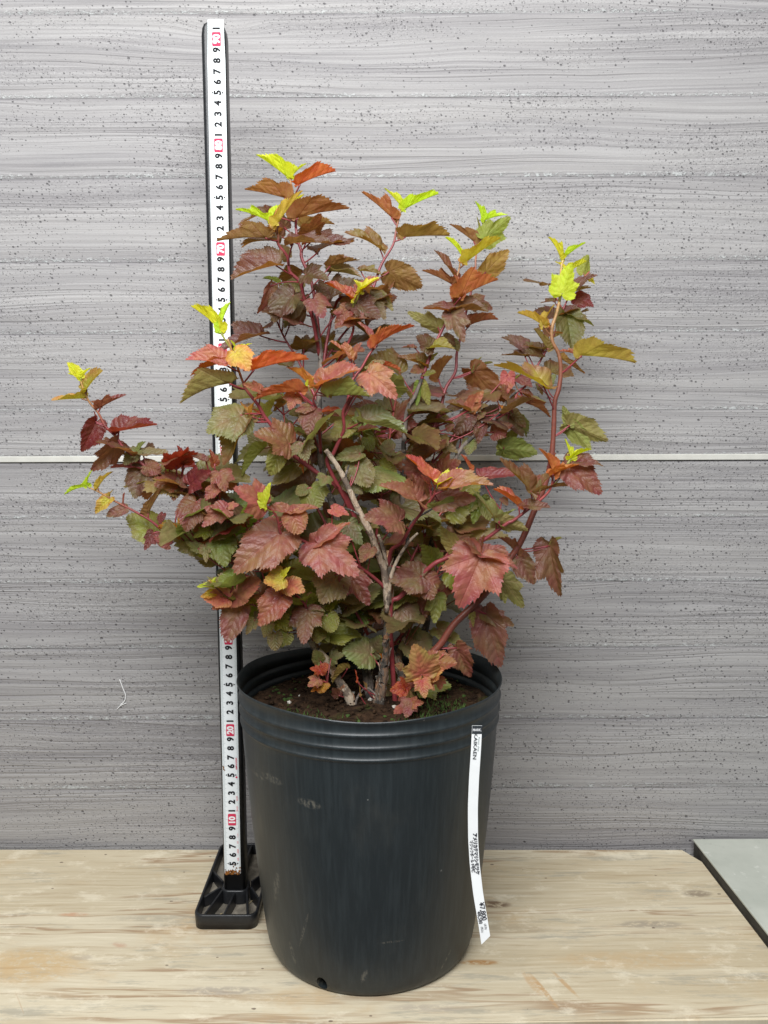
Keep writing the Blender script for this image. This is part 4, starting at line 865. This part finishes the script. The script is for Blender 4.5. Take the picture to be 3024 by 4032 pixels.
LEAF_DATA = '''
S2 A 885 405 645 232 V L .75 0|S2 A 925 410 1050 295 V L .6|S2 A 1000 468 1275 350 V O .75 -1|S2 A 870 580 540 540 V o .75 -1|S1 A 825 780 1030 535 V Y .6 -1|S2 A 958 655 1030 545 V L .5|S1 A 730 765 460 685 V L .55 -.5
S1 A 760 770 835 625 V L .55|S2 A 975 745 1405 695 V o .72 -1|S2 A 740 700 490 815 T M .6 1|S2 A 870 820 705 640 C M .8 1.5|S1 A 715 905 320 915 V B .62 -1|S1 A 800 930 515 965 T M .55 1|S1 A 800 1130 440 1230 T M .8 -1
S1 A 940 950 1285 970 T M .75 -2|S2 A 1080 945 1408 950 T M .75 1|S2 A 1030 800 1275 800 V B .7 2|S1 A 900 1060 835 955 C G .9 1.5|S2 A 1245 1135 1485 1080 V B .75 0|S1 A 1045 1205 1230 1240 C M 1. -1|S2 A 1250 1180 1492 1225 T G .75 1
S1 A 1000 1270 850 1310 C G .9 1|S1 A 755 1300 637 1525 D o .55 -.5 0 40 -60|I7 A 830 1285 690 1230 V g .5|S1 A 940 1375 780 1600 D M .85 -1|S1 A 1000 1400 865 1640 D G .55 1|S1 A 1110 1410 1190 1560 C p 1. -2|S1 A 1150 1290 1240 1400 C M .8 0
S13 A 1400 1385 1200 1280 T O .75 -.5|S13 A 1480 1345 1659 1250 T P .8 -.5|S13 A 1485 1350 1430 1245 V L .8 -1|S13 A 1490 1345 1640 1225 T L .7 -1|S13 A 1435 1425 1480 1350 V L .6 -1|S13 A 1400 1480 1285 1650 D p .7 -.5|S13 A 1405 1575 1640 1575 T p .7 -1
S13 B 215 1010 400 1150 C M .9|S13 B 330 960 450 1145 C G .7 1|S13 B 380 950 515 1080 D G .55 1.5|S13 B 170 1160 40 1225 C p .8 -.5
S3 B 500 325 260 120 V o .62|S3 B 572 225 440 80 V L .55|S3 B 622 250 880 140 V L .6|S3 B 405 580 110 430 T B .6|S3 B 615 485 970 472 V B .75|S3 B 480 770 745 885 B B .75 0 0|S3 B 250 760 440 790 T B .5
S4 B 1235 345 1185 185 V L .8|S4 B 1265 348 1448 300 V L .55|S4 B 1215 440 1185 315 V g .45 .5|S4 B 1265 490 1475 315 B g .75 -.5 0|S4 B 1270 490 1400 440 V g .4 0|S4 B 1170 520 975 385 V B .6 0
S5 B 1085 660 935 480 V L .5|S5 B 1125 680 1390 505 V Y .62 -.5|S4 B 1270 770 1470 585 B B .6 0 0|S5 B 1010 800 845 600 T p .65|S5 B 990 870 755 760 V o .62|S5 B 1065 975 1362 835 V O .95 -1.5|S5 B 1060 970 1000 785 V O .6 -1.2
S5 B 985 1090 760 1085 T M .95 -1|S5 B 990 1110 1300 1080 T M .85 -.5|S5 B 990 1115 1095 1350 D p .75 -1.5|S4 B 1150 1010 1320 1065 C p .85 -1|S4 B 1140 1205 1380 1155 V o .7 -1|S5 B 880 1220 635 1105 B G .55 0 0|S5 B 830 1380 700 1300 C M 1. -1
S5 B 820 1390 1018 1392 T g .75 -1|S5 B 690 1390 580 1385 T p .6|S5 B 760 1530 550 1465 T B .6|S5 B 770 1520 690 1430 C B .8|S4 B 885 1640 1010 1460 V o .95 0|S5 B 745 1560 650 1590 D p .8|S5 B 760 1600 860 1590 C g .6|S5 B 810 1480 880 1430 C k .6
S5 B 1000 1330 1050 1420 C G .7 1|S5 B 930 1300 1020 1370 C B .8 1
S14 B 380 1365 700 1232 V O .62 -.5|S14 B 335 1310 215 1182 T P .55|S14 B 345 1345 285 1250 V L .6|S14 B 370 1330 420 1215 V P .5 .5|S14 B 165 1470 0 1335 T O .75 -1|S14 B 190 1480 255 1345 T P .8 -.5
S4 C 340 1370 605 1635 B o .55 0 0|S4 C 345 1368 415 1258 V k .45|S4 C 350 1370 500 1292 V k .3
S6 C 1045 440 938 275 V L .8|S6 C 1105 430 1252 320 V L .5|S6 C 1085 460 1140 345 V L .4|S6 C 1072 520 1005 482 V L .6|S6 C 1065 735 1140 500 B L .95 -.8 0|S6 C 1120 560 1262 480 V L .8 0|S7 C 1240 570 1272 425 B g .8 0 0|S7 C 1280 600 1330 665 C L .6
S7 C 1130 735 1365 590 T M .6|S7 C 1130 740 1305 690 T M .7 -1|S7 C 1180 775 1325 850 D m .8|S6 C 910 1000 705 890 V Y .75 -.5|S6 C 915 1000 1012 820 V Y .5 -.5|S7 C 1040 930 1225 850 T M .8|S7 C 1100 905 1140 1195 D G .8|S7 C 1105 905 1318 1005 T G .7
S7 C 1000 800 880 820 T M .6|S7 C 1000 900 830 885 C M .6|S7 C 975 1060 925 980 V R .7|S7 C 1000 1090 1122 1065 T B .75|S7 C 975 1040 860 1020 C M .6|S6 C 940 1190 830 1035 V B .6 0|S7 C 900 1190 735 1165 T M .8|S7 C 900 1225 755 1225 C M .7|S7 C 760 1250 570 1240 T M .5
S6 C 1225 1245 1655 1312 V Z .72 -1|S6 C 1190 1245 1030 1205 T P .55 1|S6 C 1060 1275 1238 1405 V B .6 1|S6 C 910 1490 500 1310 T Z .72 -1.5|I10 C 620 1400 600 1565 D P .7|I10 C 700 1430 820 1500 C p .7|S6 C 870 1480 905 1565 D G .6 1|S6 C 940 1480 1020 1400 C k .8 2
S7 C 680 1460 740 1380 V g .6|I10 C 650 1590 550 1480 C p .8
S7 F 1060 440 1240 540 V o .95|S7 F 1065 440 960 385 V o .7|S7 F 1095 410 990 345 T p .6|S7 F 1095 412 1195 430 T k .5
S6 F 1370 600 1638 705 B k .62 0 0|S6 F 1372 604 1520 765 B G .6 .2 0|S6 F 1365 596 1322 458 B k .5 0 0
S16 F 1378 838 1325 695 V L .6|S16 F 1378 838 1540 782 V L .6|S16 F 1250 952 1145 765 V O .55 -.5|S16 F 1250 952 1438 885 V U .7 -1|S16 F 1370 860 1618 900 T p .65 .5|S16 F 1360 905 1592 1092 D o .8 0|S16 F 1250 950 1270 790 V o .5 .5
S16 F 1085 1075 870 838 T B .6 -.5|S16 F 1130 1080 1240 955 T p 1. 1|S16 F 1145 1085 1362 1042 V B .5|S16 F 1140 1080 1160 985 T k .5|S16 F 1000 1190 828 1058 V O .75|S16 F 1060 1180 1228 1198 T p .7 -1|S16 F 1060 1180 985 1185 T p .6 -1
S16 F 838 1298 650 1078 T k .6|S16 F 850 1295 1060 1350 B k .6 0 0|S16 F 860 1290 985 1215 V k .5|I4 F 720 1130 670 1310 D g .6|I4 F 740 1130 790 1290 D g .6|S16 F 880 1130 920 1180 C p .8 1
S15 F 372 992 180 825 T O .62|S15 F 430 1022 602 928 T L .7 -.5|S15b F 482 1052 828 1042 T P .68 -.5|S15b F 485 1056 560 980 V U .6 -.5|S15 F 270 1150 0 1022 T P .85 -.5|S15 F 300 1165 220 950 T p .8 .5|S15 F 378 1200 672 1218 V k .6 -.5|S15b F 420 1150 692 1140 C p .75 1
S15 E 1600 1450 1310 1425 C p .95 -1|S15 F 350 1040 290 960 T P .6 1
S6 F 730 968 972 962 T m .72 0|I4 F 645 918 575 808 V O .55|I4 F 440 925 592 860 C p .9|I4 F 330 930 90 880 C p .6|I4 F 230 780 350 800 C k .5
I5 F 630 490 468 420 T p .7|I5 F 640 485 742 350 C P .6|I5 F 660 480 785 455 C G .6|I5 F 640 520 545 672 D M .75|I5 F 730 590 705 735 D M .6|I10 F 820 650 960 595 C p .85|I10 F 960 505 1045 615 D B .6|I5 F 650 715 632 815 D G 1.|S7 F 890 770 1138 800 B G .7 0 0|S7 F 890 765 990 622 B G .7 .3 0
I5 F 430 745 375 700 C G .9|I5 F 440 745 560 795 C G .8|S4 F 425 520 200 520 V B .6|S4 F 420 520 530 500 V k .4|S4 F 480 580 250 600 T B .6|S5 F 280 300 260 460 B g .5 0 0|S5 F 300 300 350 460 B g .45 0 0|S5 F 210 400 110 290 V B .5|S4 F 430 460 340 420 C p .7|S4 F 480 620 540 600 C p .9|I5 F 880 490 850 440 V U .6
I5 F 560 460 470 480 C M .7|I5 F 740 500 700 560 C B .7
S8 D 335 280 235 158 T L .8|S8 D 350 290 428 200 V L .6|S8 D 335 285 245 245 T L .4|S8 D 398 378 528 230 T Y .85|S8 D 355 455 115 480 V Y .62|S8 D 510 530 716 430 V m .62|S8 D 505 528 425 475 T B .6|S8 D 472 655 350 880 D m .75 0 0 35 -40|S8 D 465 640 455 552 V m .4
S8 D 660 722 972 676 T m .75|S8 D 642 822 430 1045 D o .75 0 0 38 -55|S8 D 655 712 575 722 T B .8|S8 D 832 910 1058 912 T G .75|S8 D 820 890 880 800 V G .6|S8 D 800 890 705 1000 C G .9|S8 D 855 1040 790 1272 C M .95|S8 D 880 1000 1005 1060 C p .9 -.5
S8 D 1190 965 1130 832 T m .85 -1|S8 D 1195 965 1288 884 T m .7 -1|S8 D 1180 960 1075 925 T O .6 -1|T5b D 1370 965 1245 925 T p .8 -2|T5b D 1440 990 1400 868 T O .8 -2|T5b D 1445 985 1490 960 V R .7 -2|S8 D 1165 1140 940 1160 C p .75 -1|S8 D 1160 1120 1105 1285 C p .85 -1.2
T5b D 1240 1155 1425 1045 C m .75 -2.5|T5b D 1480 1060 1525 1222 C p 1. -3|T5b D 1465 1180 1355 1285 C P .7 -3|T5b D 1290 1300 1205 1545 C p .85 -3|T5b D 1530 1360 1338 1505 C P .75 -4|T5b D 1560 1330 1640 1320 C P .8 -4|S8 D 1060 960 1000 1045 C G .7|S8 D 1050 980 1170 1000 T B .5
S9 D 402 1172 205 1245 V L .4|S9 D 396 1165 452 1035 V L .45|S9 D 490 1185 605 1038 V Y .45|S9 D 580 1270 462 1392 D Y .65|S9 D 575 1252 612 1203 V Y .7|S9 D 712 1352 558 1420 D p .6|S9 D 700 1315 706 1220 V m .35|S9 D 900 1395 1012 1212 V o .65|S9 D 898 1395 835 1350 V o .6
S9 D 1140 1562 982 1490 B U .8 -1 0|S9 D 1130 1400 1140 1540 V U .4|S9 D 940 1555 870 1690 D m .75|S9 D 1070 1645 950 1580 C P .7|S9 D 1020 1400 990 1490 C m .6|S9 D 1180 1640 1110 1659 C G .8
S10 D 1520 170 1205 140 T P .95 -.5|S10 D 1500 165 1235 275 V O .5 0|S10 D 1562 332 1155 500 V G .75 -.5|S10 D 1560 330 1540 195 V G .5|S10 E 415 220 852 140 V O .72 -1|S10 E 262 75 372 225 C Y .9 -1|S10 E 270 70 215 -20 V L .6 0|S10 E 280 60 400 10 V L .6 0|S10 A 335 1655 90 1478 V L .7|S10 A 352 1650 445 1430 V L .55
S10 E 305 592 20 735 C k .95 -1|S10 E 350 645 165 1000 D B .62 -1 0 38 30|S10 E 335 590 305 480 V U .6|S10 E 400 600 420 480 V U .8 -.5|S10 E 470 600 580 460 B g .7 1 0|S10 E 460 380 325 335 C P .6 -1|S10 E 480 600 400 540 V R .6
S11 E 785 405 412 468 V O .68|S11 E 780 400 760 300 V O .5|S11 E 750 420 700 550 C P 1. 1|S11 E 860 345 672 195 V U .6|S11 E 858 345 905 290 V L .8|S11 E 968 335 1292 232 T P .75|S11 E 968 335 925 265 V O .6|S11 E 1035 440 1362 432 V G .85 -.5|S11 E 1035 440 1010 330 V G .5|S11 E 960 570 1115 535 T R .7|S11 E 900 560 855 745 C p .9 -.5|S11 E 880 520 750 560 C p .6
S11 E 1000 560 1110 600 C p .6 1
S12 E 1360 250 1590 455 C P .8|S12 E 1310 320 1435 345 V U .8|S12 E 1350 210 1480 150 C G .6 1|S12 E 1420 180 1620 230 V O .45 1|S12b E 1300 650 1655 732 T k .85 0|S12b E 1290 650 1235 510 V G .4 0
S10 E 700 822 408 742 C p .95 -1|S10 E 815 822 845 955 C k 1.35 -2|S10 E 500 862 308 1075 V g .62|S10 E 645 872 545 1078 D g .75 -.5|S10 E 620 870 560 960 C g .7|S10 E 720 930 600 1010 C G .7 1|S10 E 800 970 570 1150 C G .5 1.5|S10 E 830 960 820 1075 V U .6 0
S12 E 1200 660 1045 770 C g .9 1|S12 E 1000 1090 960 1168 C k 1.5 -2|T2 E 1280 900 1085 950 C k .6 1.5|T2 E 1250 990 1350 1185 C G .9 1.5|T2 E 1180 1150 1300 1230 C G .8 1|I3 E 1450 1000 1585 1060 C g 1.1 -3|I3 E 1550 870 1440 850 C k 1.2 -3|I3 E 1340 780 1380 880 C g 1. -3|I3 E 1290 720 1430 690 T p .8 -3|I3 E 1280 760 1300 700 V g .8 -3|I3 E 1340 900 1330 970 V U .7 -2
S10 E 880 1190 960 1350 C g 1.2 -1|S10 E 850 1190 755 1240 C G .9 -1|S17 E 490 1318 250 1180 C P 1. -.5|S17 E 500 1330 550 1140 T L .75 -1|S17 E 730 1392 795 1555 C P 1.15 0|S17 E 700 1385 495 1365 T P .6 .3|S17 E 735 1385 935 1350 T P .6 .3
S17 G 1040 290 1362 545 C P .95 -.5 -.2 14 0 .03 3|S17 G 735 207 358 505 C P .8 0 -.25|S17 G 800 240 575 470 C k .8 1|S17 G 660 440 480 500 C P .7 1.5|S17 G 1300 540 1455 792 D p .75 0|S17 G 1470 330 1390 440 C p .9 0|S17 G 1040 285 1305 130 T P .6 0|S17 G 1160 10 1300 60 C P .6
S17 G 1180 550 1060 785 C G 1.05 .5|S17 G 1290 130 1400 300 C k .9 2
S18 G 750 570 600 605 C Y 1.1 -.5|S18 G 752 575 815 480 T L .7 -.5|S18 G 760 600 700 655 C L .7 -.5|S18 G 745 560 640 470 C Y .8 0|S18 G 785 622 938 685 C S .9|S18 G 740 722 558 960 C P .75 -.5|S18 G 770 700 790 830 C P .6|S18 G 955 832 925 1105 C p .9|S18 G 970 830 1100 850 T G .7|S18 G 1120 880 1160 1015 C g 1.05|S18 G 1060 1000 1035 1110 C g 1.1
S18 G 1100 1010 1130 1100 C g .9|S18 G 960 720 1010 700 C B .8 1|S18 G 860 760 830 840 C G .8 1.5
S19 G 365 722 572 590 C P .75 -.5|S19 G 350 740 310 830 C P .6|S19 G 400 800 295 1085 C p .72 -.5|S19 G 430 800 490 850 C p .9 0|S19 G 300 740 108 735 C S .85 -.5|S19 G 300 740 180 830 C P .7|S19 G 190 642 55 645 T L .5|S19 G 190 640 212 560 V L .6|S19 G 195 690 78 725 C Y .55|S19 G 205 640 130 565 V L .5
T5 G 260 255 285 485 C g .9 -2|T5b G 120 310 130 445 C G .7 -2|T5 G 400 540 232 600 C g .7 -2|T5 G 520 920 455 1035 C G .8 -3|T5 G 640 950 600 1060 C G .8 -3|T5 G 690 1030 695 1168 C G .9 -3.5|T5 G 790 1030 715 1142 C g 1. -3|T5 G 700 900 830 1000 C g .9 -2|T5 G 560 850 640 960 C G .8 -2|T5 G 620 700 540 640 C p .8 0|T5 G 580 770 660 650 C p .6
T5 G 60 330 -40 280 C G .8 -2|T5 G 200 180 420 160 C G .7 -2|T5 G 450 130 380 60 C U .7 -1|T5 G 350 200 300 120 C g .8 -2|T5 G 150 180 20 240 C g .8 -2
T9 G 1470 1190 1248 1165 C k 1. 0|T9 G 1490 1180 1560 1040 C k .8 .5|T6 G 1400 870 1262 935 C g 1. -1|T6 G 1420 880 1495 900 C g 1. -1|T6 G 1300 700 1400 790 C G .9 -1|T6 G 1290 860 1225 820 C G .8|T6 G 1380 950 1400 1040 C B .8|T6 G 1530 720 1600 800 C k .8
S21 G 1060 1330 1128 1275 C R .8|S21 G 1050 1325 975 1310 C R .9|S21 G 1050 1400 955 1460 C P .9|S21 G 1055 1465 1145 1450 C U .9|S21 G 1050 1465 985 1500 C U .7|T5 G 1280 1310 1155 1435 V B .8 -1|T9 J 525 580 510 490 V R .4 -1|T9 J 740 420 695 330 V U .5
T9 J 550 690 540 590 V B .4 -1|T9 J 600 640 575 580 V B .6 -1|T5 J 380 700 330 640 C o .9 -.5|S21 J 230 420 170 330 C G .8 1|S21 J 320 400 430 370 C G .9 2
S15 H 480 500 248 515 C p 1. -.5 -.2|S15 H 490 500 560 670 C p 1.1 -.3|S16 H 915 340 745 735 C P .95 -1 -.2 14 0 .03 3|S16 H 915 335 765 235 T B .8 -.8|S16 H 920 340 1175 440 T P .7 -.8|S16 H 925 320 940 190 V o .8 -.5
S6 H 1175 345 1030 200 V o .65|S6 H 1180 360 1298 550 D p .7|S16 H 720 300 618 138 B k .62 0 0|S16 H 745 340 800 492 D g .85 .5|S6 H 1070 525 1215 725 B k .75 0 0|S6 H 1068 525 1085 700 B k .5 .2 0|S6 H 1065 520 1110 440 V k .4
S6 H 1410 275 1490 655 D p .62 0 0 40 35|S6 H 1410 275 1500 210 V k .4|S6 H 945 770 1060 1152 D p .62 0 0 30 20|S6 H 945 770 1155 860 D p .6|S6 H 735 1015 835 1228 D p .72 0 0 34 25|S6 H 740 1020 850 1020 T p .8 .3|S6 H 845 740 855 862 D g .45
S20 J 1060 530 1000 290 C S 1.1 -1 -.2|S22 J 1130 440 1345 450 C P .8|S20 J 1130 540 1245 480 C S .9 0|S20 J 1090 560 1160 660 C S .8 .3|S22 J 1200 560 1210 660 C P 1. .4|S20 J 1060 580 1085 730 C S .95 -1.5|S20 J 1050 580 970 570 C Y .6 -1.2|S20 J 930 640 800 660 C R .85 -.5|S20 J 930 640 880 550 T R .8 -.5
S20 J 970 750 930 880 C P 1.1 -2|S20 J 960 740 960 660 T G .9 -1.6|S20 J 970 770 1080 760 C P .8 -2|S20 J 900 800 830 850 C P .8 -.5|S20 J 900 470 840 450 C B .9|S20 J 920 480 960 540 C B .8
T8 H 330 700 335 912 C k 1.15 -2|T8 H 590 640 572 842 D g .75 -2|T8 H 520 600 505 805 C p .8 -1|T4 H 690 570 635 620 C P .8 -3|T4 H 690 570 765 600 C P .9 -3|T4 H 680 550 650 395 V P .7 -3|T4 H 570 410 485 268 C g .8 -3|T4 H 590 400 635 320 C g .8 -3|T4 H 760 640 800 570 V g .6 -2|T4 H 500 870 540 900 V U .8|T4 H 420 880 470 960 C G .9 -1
T4 H 370 300 330 220 C G .9 -2|T4 H 450 260 440 160 C k .7 -2|T4 H 560 200 620 100 C k .9 -2|T4 H 590 60 540 100 C G .9 -2
'''
for tok in LEAF_DATA.replace('\n', '|').split('|'):
    q = tok.split()
    if not q: continue
    num = [float(x) for x in q[2:6]]; extra = [float(x) for x in q[8:]]
    kw = {}
    for nme, val in zip(('w', 'dep', 'dy', 'fold', 'roll', 'curl', 'tab'), extra): kw[nme] = val
    if 'tab' in kw: kw['tab'] = OUT3
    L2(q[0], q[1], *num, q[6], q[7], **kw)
n_named = len(LEAVES); random.seed(21)
# shaded inner foliage along the hidden shoots
def inner_fill(key, n, pool, side_y=0., lmin=.03, lmax=.054, t0=.12, t1=.98):
    o, sm, rad = STEMS[key]
    for i in range(n):
        t = t0+(t1-t0)*(i+random.random()*.6)/n; p = sm[min(len(sm)-1, int(t*len(sm)))]
        a = i*2.4+random.uniform(-.5, .5); out = Vector((math.cos(a), math.sin(a)*.7+side_y, random.uniform(-.05, .7))).normalized()
        base = p+out*random.uniform(.014, .026); ax = (out+Vector((0, -.15, random.uniform(-.9, .2)))).normalized(); Lh = random.uniform(lmin, lmax)
        tip = base+ax*Lh
        if max(base.y, tip.y) > WALL_Y-.02: continue
        add_leaf(key, base, tip, (out.x*.5, -.55+out.y*.4, .9), random.choice(pool), random.uniform(.75, 1.05), random.uniform(12, 42), None, random.uniform(-25, 25))
for key, n, pool in (('I1', 14, 'GGgkp'), ('I2', 15, 'GkpBkG'), ('I3', 16, 'GkkgpB'), ('I4', 12, 'GkgpB'), ('I5', 10, 'BMkpp'), ('I6', 12, 'Gkgp'), ('I7', 7, 'MMBM'), ('I8', 8, 'MBMM'), ('I9', 10, 'GGgk'), ('I10', 7, 'MBpp'), ('I11', 7, 'Ggk'),
                     ('TA', 15, 'kkBMp'), ('T10', 5, 'kBp'), ('T11', 5, 'kBMp'), ('T4', 7, 'Gkg'), ('T6', 5, 'Gkg'), ('T5b', 6, 'gGG')):
    inner_fill(key, n, pool, .25)
inner_fill('S2', 5, 'MMB', .2, .03, .045, .05, .45); inner_fill('S10', 5, 'Gk', .2, .03, .045, .1, .5); inner_fill('S8', 8, 'mmpM', .1, .024, .038, 0., .26); inner_fill('T5b', 10, 'mpMgG', -.1, .026, .042, .2, 1.); inner_fill('S9', 11, 'mpgGG', .1, .026, .042, .0, .40)
inner_fill('S19', 8, 'Gpgp', .2, .03, .044, 0., .6); inner_fill('T5', 10, 'gGGk', .0, .03, .046, .55, 1.); inner_fill('S7', 5, 'MMB', .1, .024, .034, .1, .7)

ALT = dict(P=(.31, .16, .062), p=(.19, .14, .05), M=(.13, .095, .035), m=(.14, .05, .035), B=(.20, .16, .042), G=(.20, .115, .06), k=(.17, .19, .055), O=(.42, .18, .06), o=(.20, .12, .042), g=(.20, .17, .05), L=(.55, .66, .05), Y=(.56, .46, .07), Z=(.30, .16, .06), S=(.52, .15, .10), R=(.42, .10, .05), U=(.45, .26, .05))
def leaf_colors(cls, fr, uv, seed):
    rnd = random.Random(seed+5); a, b, un, ve = CLS[cls]; j = [rnd.uniform(.86, 1.15) for _ in range(3)]; g = rnd.uniform(.95, 1.35) if cls not in 'LYUR' else rnd.uniform(.85, 1.1)
    col, ucol = [], []
    for f, (u, v, s) in zip(fr, uv):
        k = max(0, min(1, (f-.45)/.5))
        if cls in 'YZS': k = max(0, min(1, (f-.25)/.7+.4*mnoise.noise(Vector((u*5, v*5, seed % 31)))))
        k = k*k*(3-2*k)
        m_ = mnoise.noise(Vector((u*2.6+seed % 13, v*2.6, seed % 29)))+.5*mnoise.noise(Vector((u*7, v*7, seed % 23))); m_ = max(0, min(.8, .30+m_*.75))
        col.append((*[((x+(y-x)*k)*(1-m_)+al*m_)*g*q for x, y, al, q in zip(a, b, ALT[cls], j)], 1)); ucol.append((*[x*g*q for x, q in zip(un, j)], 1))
    return col, ucol, (*ve, 1)
def build_leaf_mesh(items, name, origin):
    V, Fc, UV, C1, C2, C3, mats = [], [], [], [], [], [], []
    for stem, base, v, f, uv, fr, cls, pet, pr, seed in items:
        o = len(V); V += [q+base-origin for q in v]; Fc += [tuple(i+o for i in t) for t in f]; mats += [0]*len(f); UV += uv
        a, b, c = leaf_colors(cls, fr, uv, seed); C1 += a; C2 += b; C3 += [c]*len(a)
        if pet:
            bm = bmesh.new(); add_tube(bm, [p+base-origin for p in pet], [pr*1.2]+[pr*.9]*6+[pr*1.05], 6)
            o = len(V); bm.verts.index_update(); pc = (.30, .32, .06) if cls == 'L' else ((.30, .13, .06) if cls in 'Yg' else (.28, .042, .05))
            V += [q.co.copy() for q in bm.verts]; Fc += [tuple(q.index+o for q in t.verts) for t in bm.faces]; mats += [1]*len(bm.faces)
            n = len(bm.verts); UV += [(0, 0, 0)]*n; C1 += [(*pc, 1)]*n; C2 += [(*pc, 1)]*n; C3 += [(*pc, 1)]*n; bm.free()
    me = bpy.data.meshes.new(name); me.from_pydata(V, [], Fc)
    for nm, dat in (('col', C1), ('ucol', C2), ('vcol', C3)):
        at = me.color_attributes.new(nm, 'FLOAT_COLOR', 'POINT'); at.data.foreach_set('color', [x for c in dat for x in c])
    at = me.attributes.new('leafuv', 'FLOAT_VECTOR', 'POINT'); at.data.foreach_set('vector', [x for c in UV for x in c])
    me.materials.append(M['leaf']); me.materials.append(M['shoot'])
    me.polygons.foreach_set('material_index', mats); me.polygons.foreach_set('use_smooth', [True]*len(Fc)); me.update()
    return me
def size(it): return max((q.x for q in it[2]))-min((q.x for q in it[2]))+max((q.z for q in it[2]))-min((q.z for q in it[2]))
order = sorted(range(n_named), key=lambda i: -size(LEAVES[i]))
single = set(order[:300]); rest = [it for i, it in enumerate(LEAVES) if i not in single]
for i in sorted(single):
    it = LEAVES[i]; me = build_leaf_mesh([it], 'leaf', it[1]); o = bpy.data.objects.new('leaf', me); o.location = it[1]-SHRUB; put(o, STEMS[it[0]][0])
me = build_leaf_mesh(rest, 'foliage', SHRUB); o = bpy.data.objects.new('foliage', me); put(o, shrub, kind='stuff')
# flakes of peeling bark on the old stems
for key, cnt in (('T1', 46), ('T1b', 26), ('T8', 26), ('T9', 14), ('T6', 14), ('T5', 12)):
    o_, sm, rad = STEMS[key]; bm = bmesh.new()
    for i in range(cnt):
        k = random.randrange(1, len(sm)-2); a = random.uniform(0, 6.28); d = Vector((math.cos(a), math.sin(a), 0)); ax = (sm[k+1]-sm[k]).normalized(); d = (d-ax*d.dot(ax)).normalized(); w = ax.cross(d)
        l = random.uniform(.003, .010); q = random.uniform(.0012, .0028); c0 = sm[k]-SHRUB+d*rad[k]*.97
        pts = [c0-w*q, c0+w*q*.8, c0+ax*l*.6+w*q*.7+d*.0008, c0+ax*l+d*random.uniform(.0008, .0032)-w*q*.3, c0+ax*l*.55-w*q+d*.0009]
        up_ = [bm.verts.new(p_) for p_ in pts]; dn_ = [bm.verts.new(p_-d*.0006) for p_ in pts]
        bm.faces.new(up_); bm.faces.new(dn_[::-1])
        for e in range(5): bm.faces.new((up_[e], dn_[e], dn_[(e+1) % 5], up_[(e+1) % 5]))
    mesh_obj('bark_flakes', bm, M[random.choice(('peel', 'greybark', 'dead'))], o_, kind='stuff')
# cut end on the central stem
p = STEMS['T1'][1][-1]; bm = bmesh.new(); bmesh.ops.create_cone(bm, cap_ends=True, segments=14, radius1=.0046, radius2=.0040, depth=.0022, matrix=Matrix.Translation(p-SHRUB+Vector((0, -.0008, .0004))) @ Matrix.Rotation(R(38), 4, 'X'))
mesh_obj('cut_end', bm, M['cut'], STEMS['T1'][0])
print('leaves', len(LEAVES), n_named)
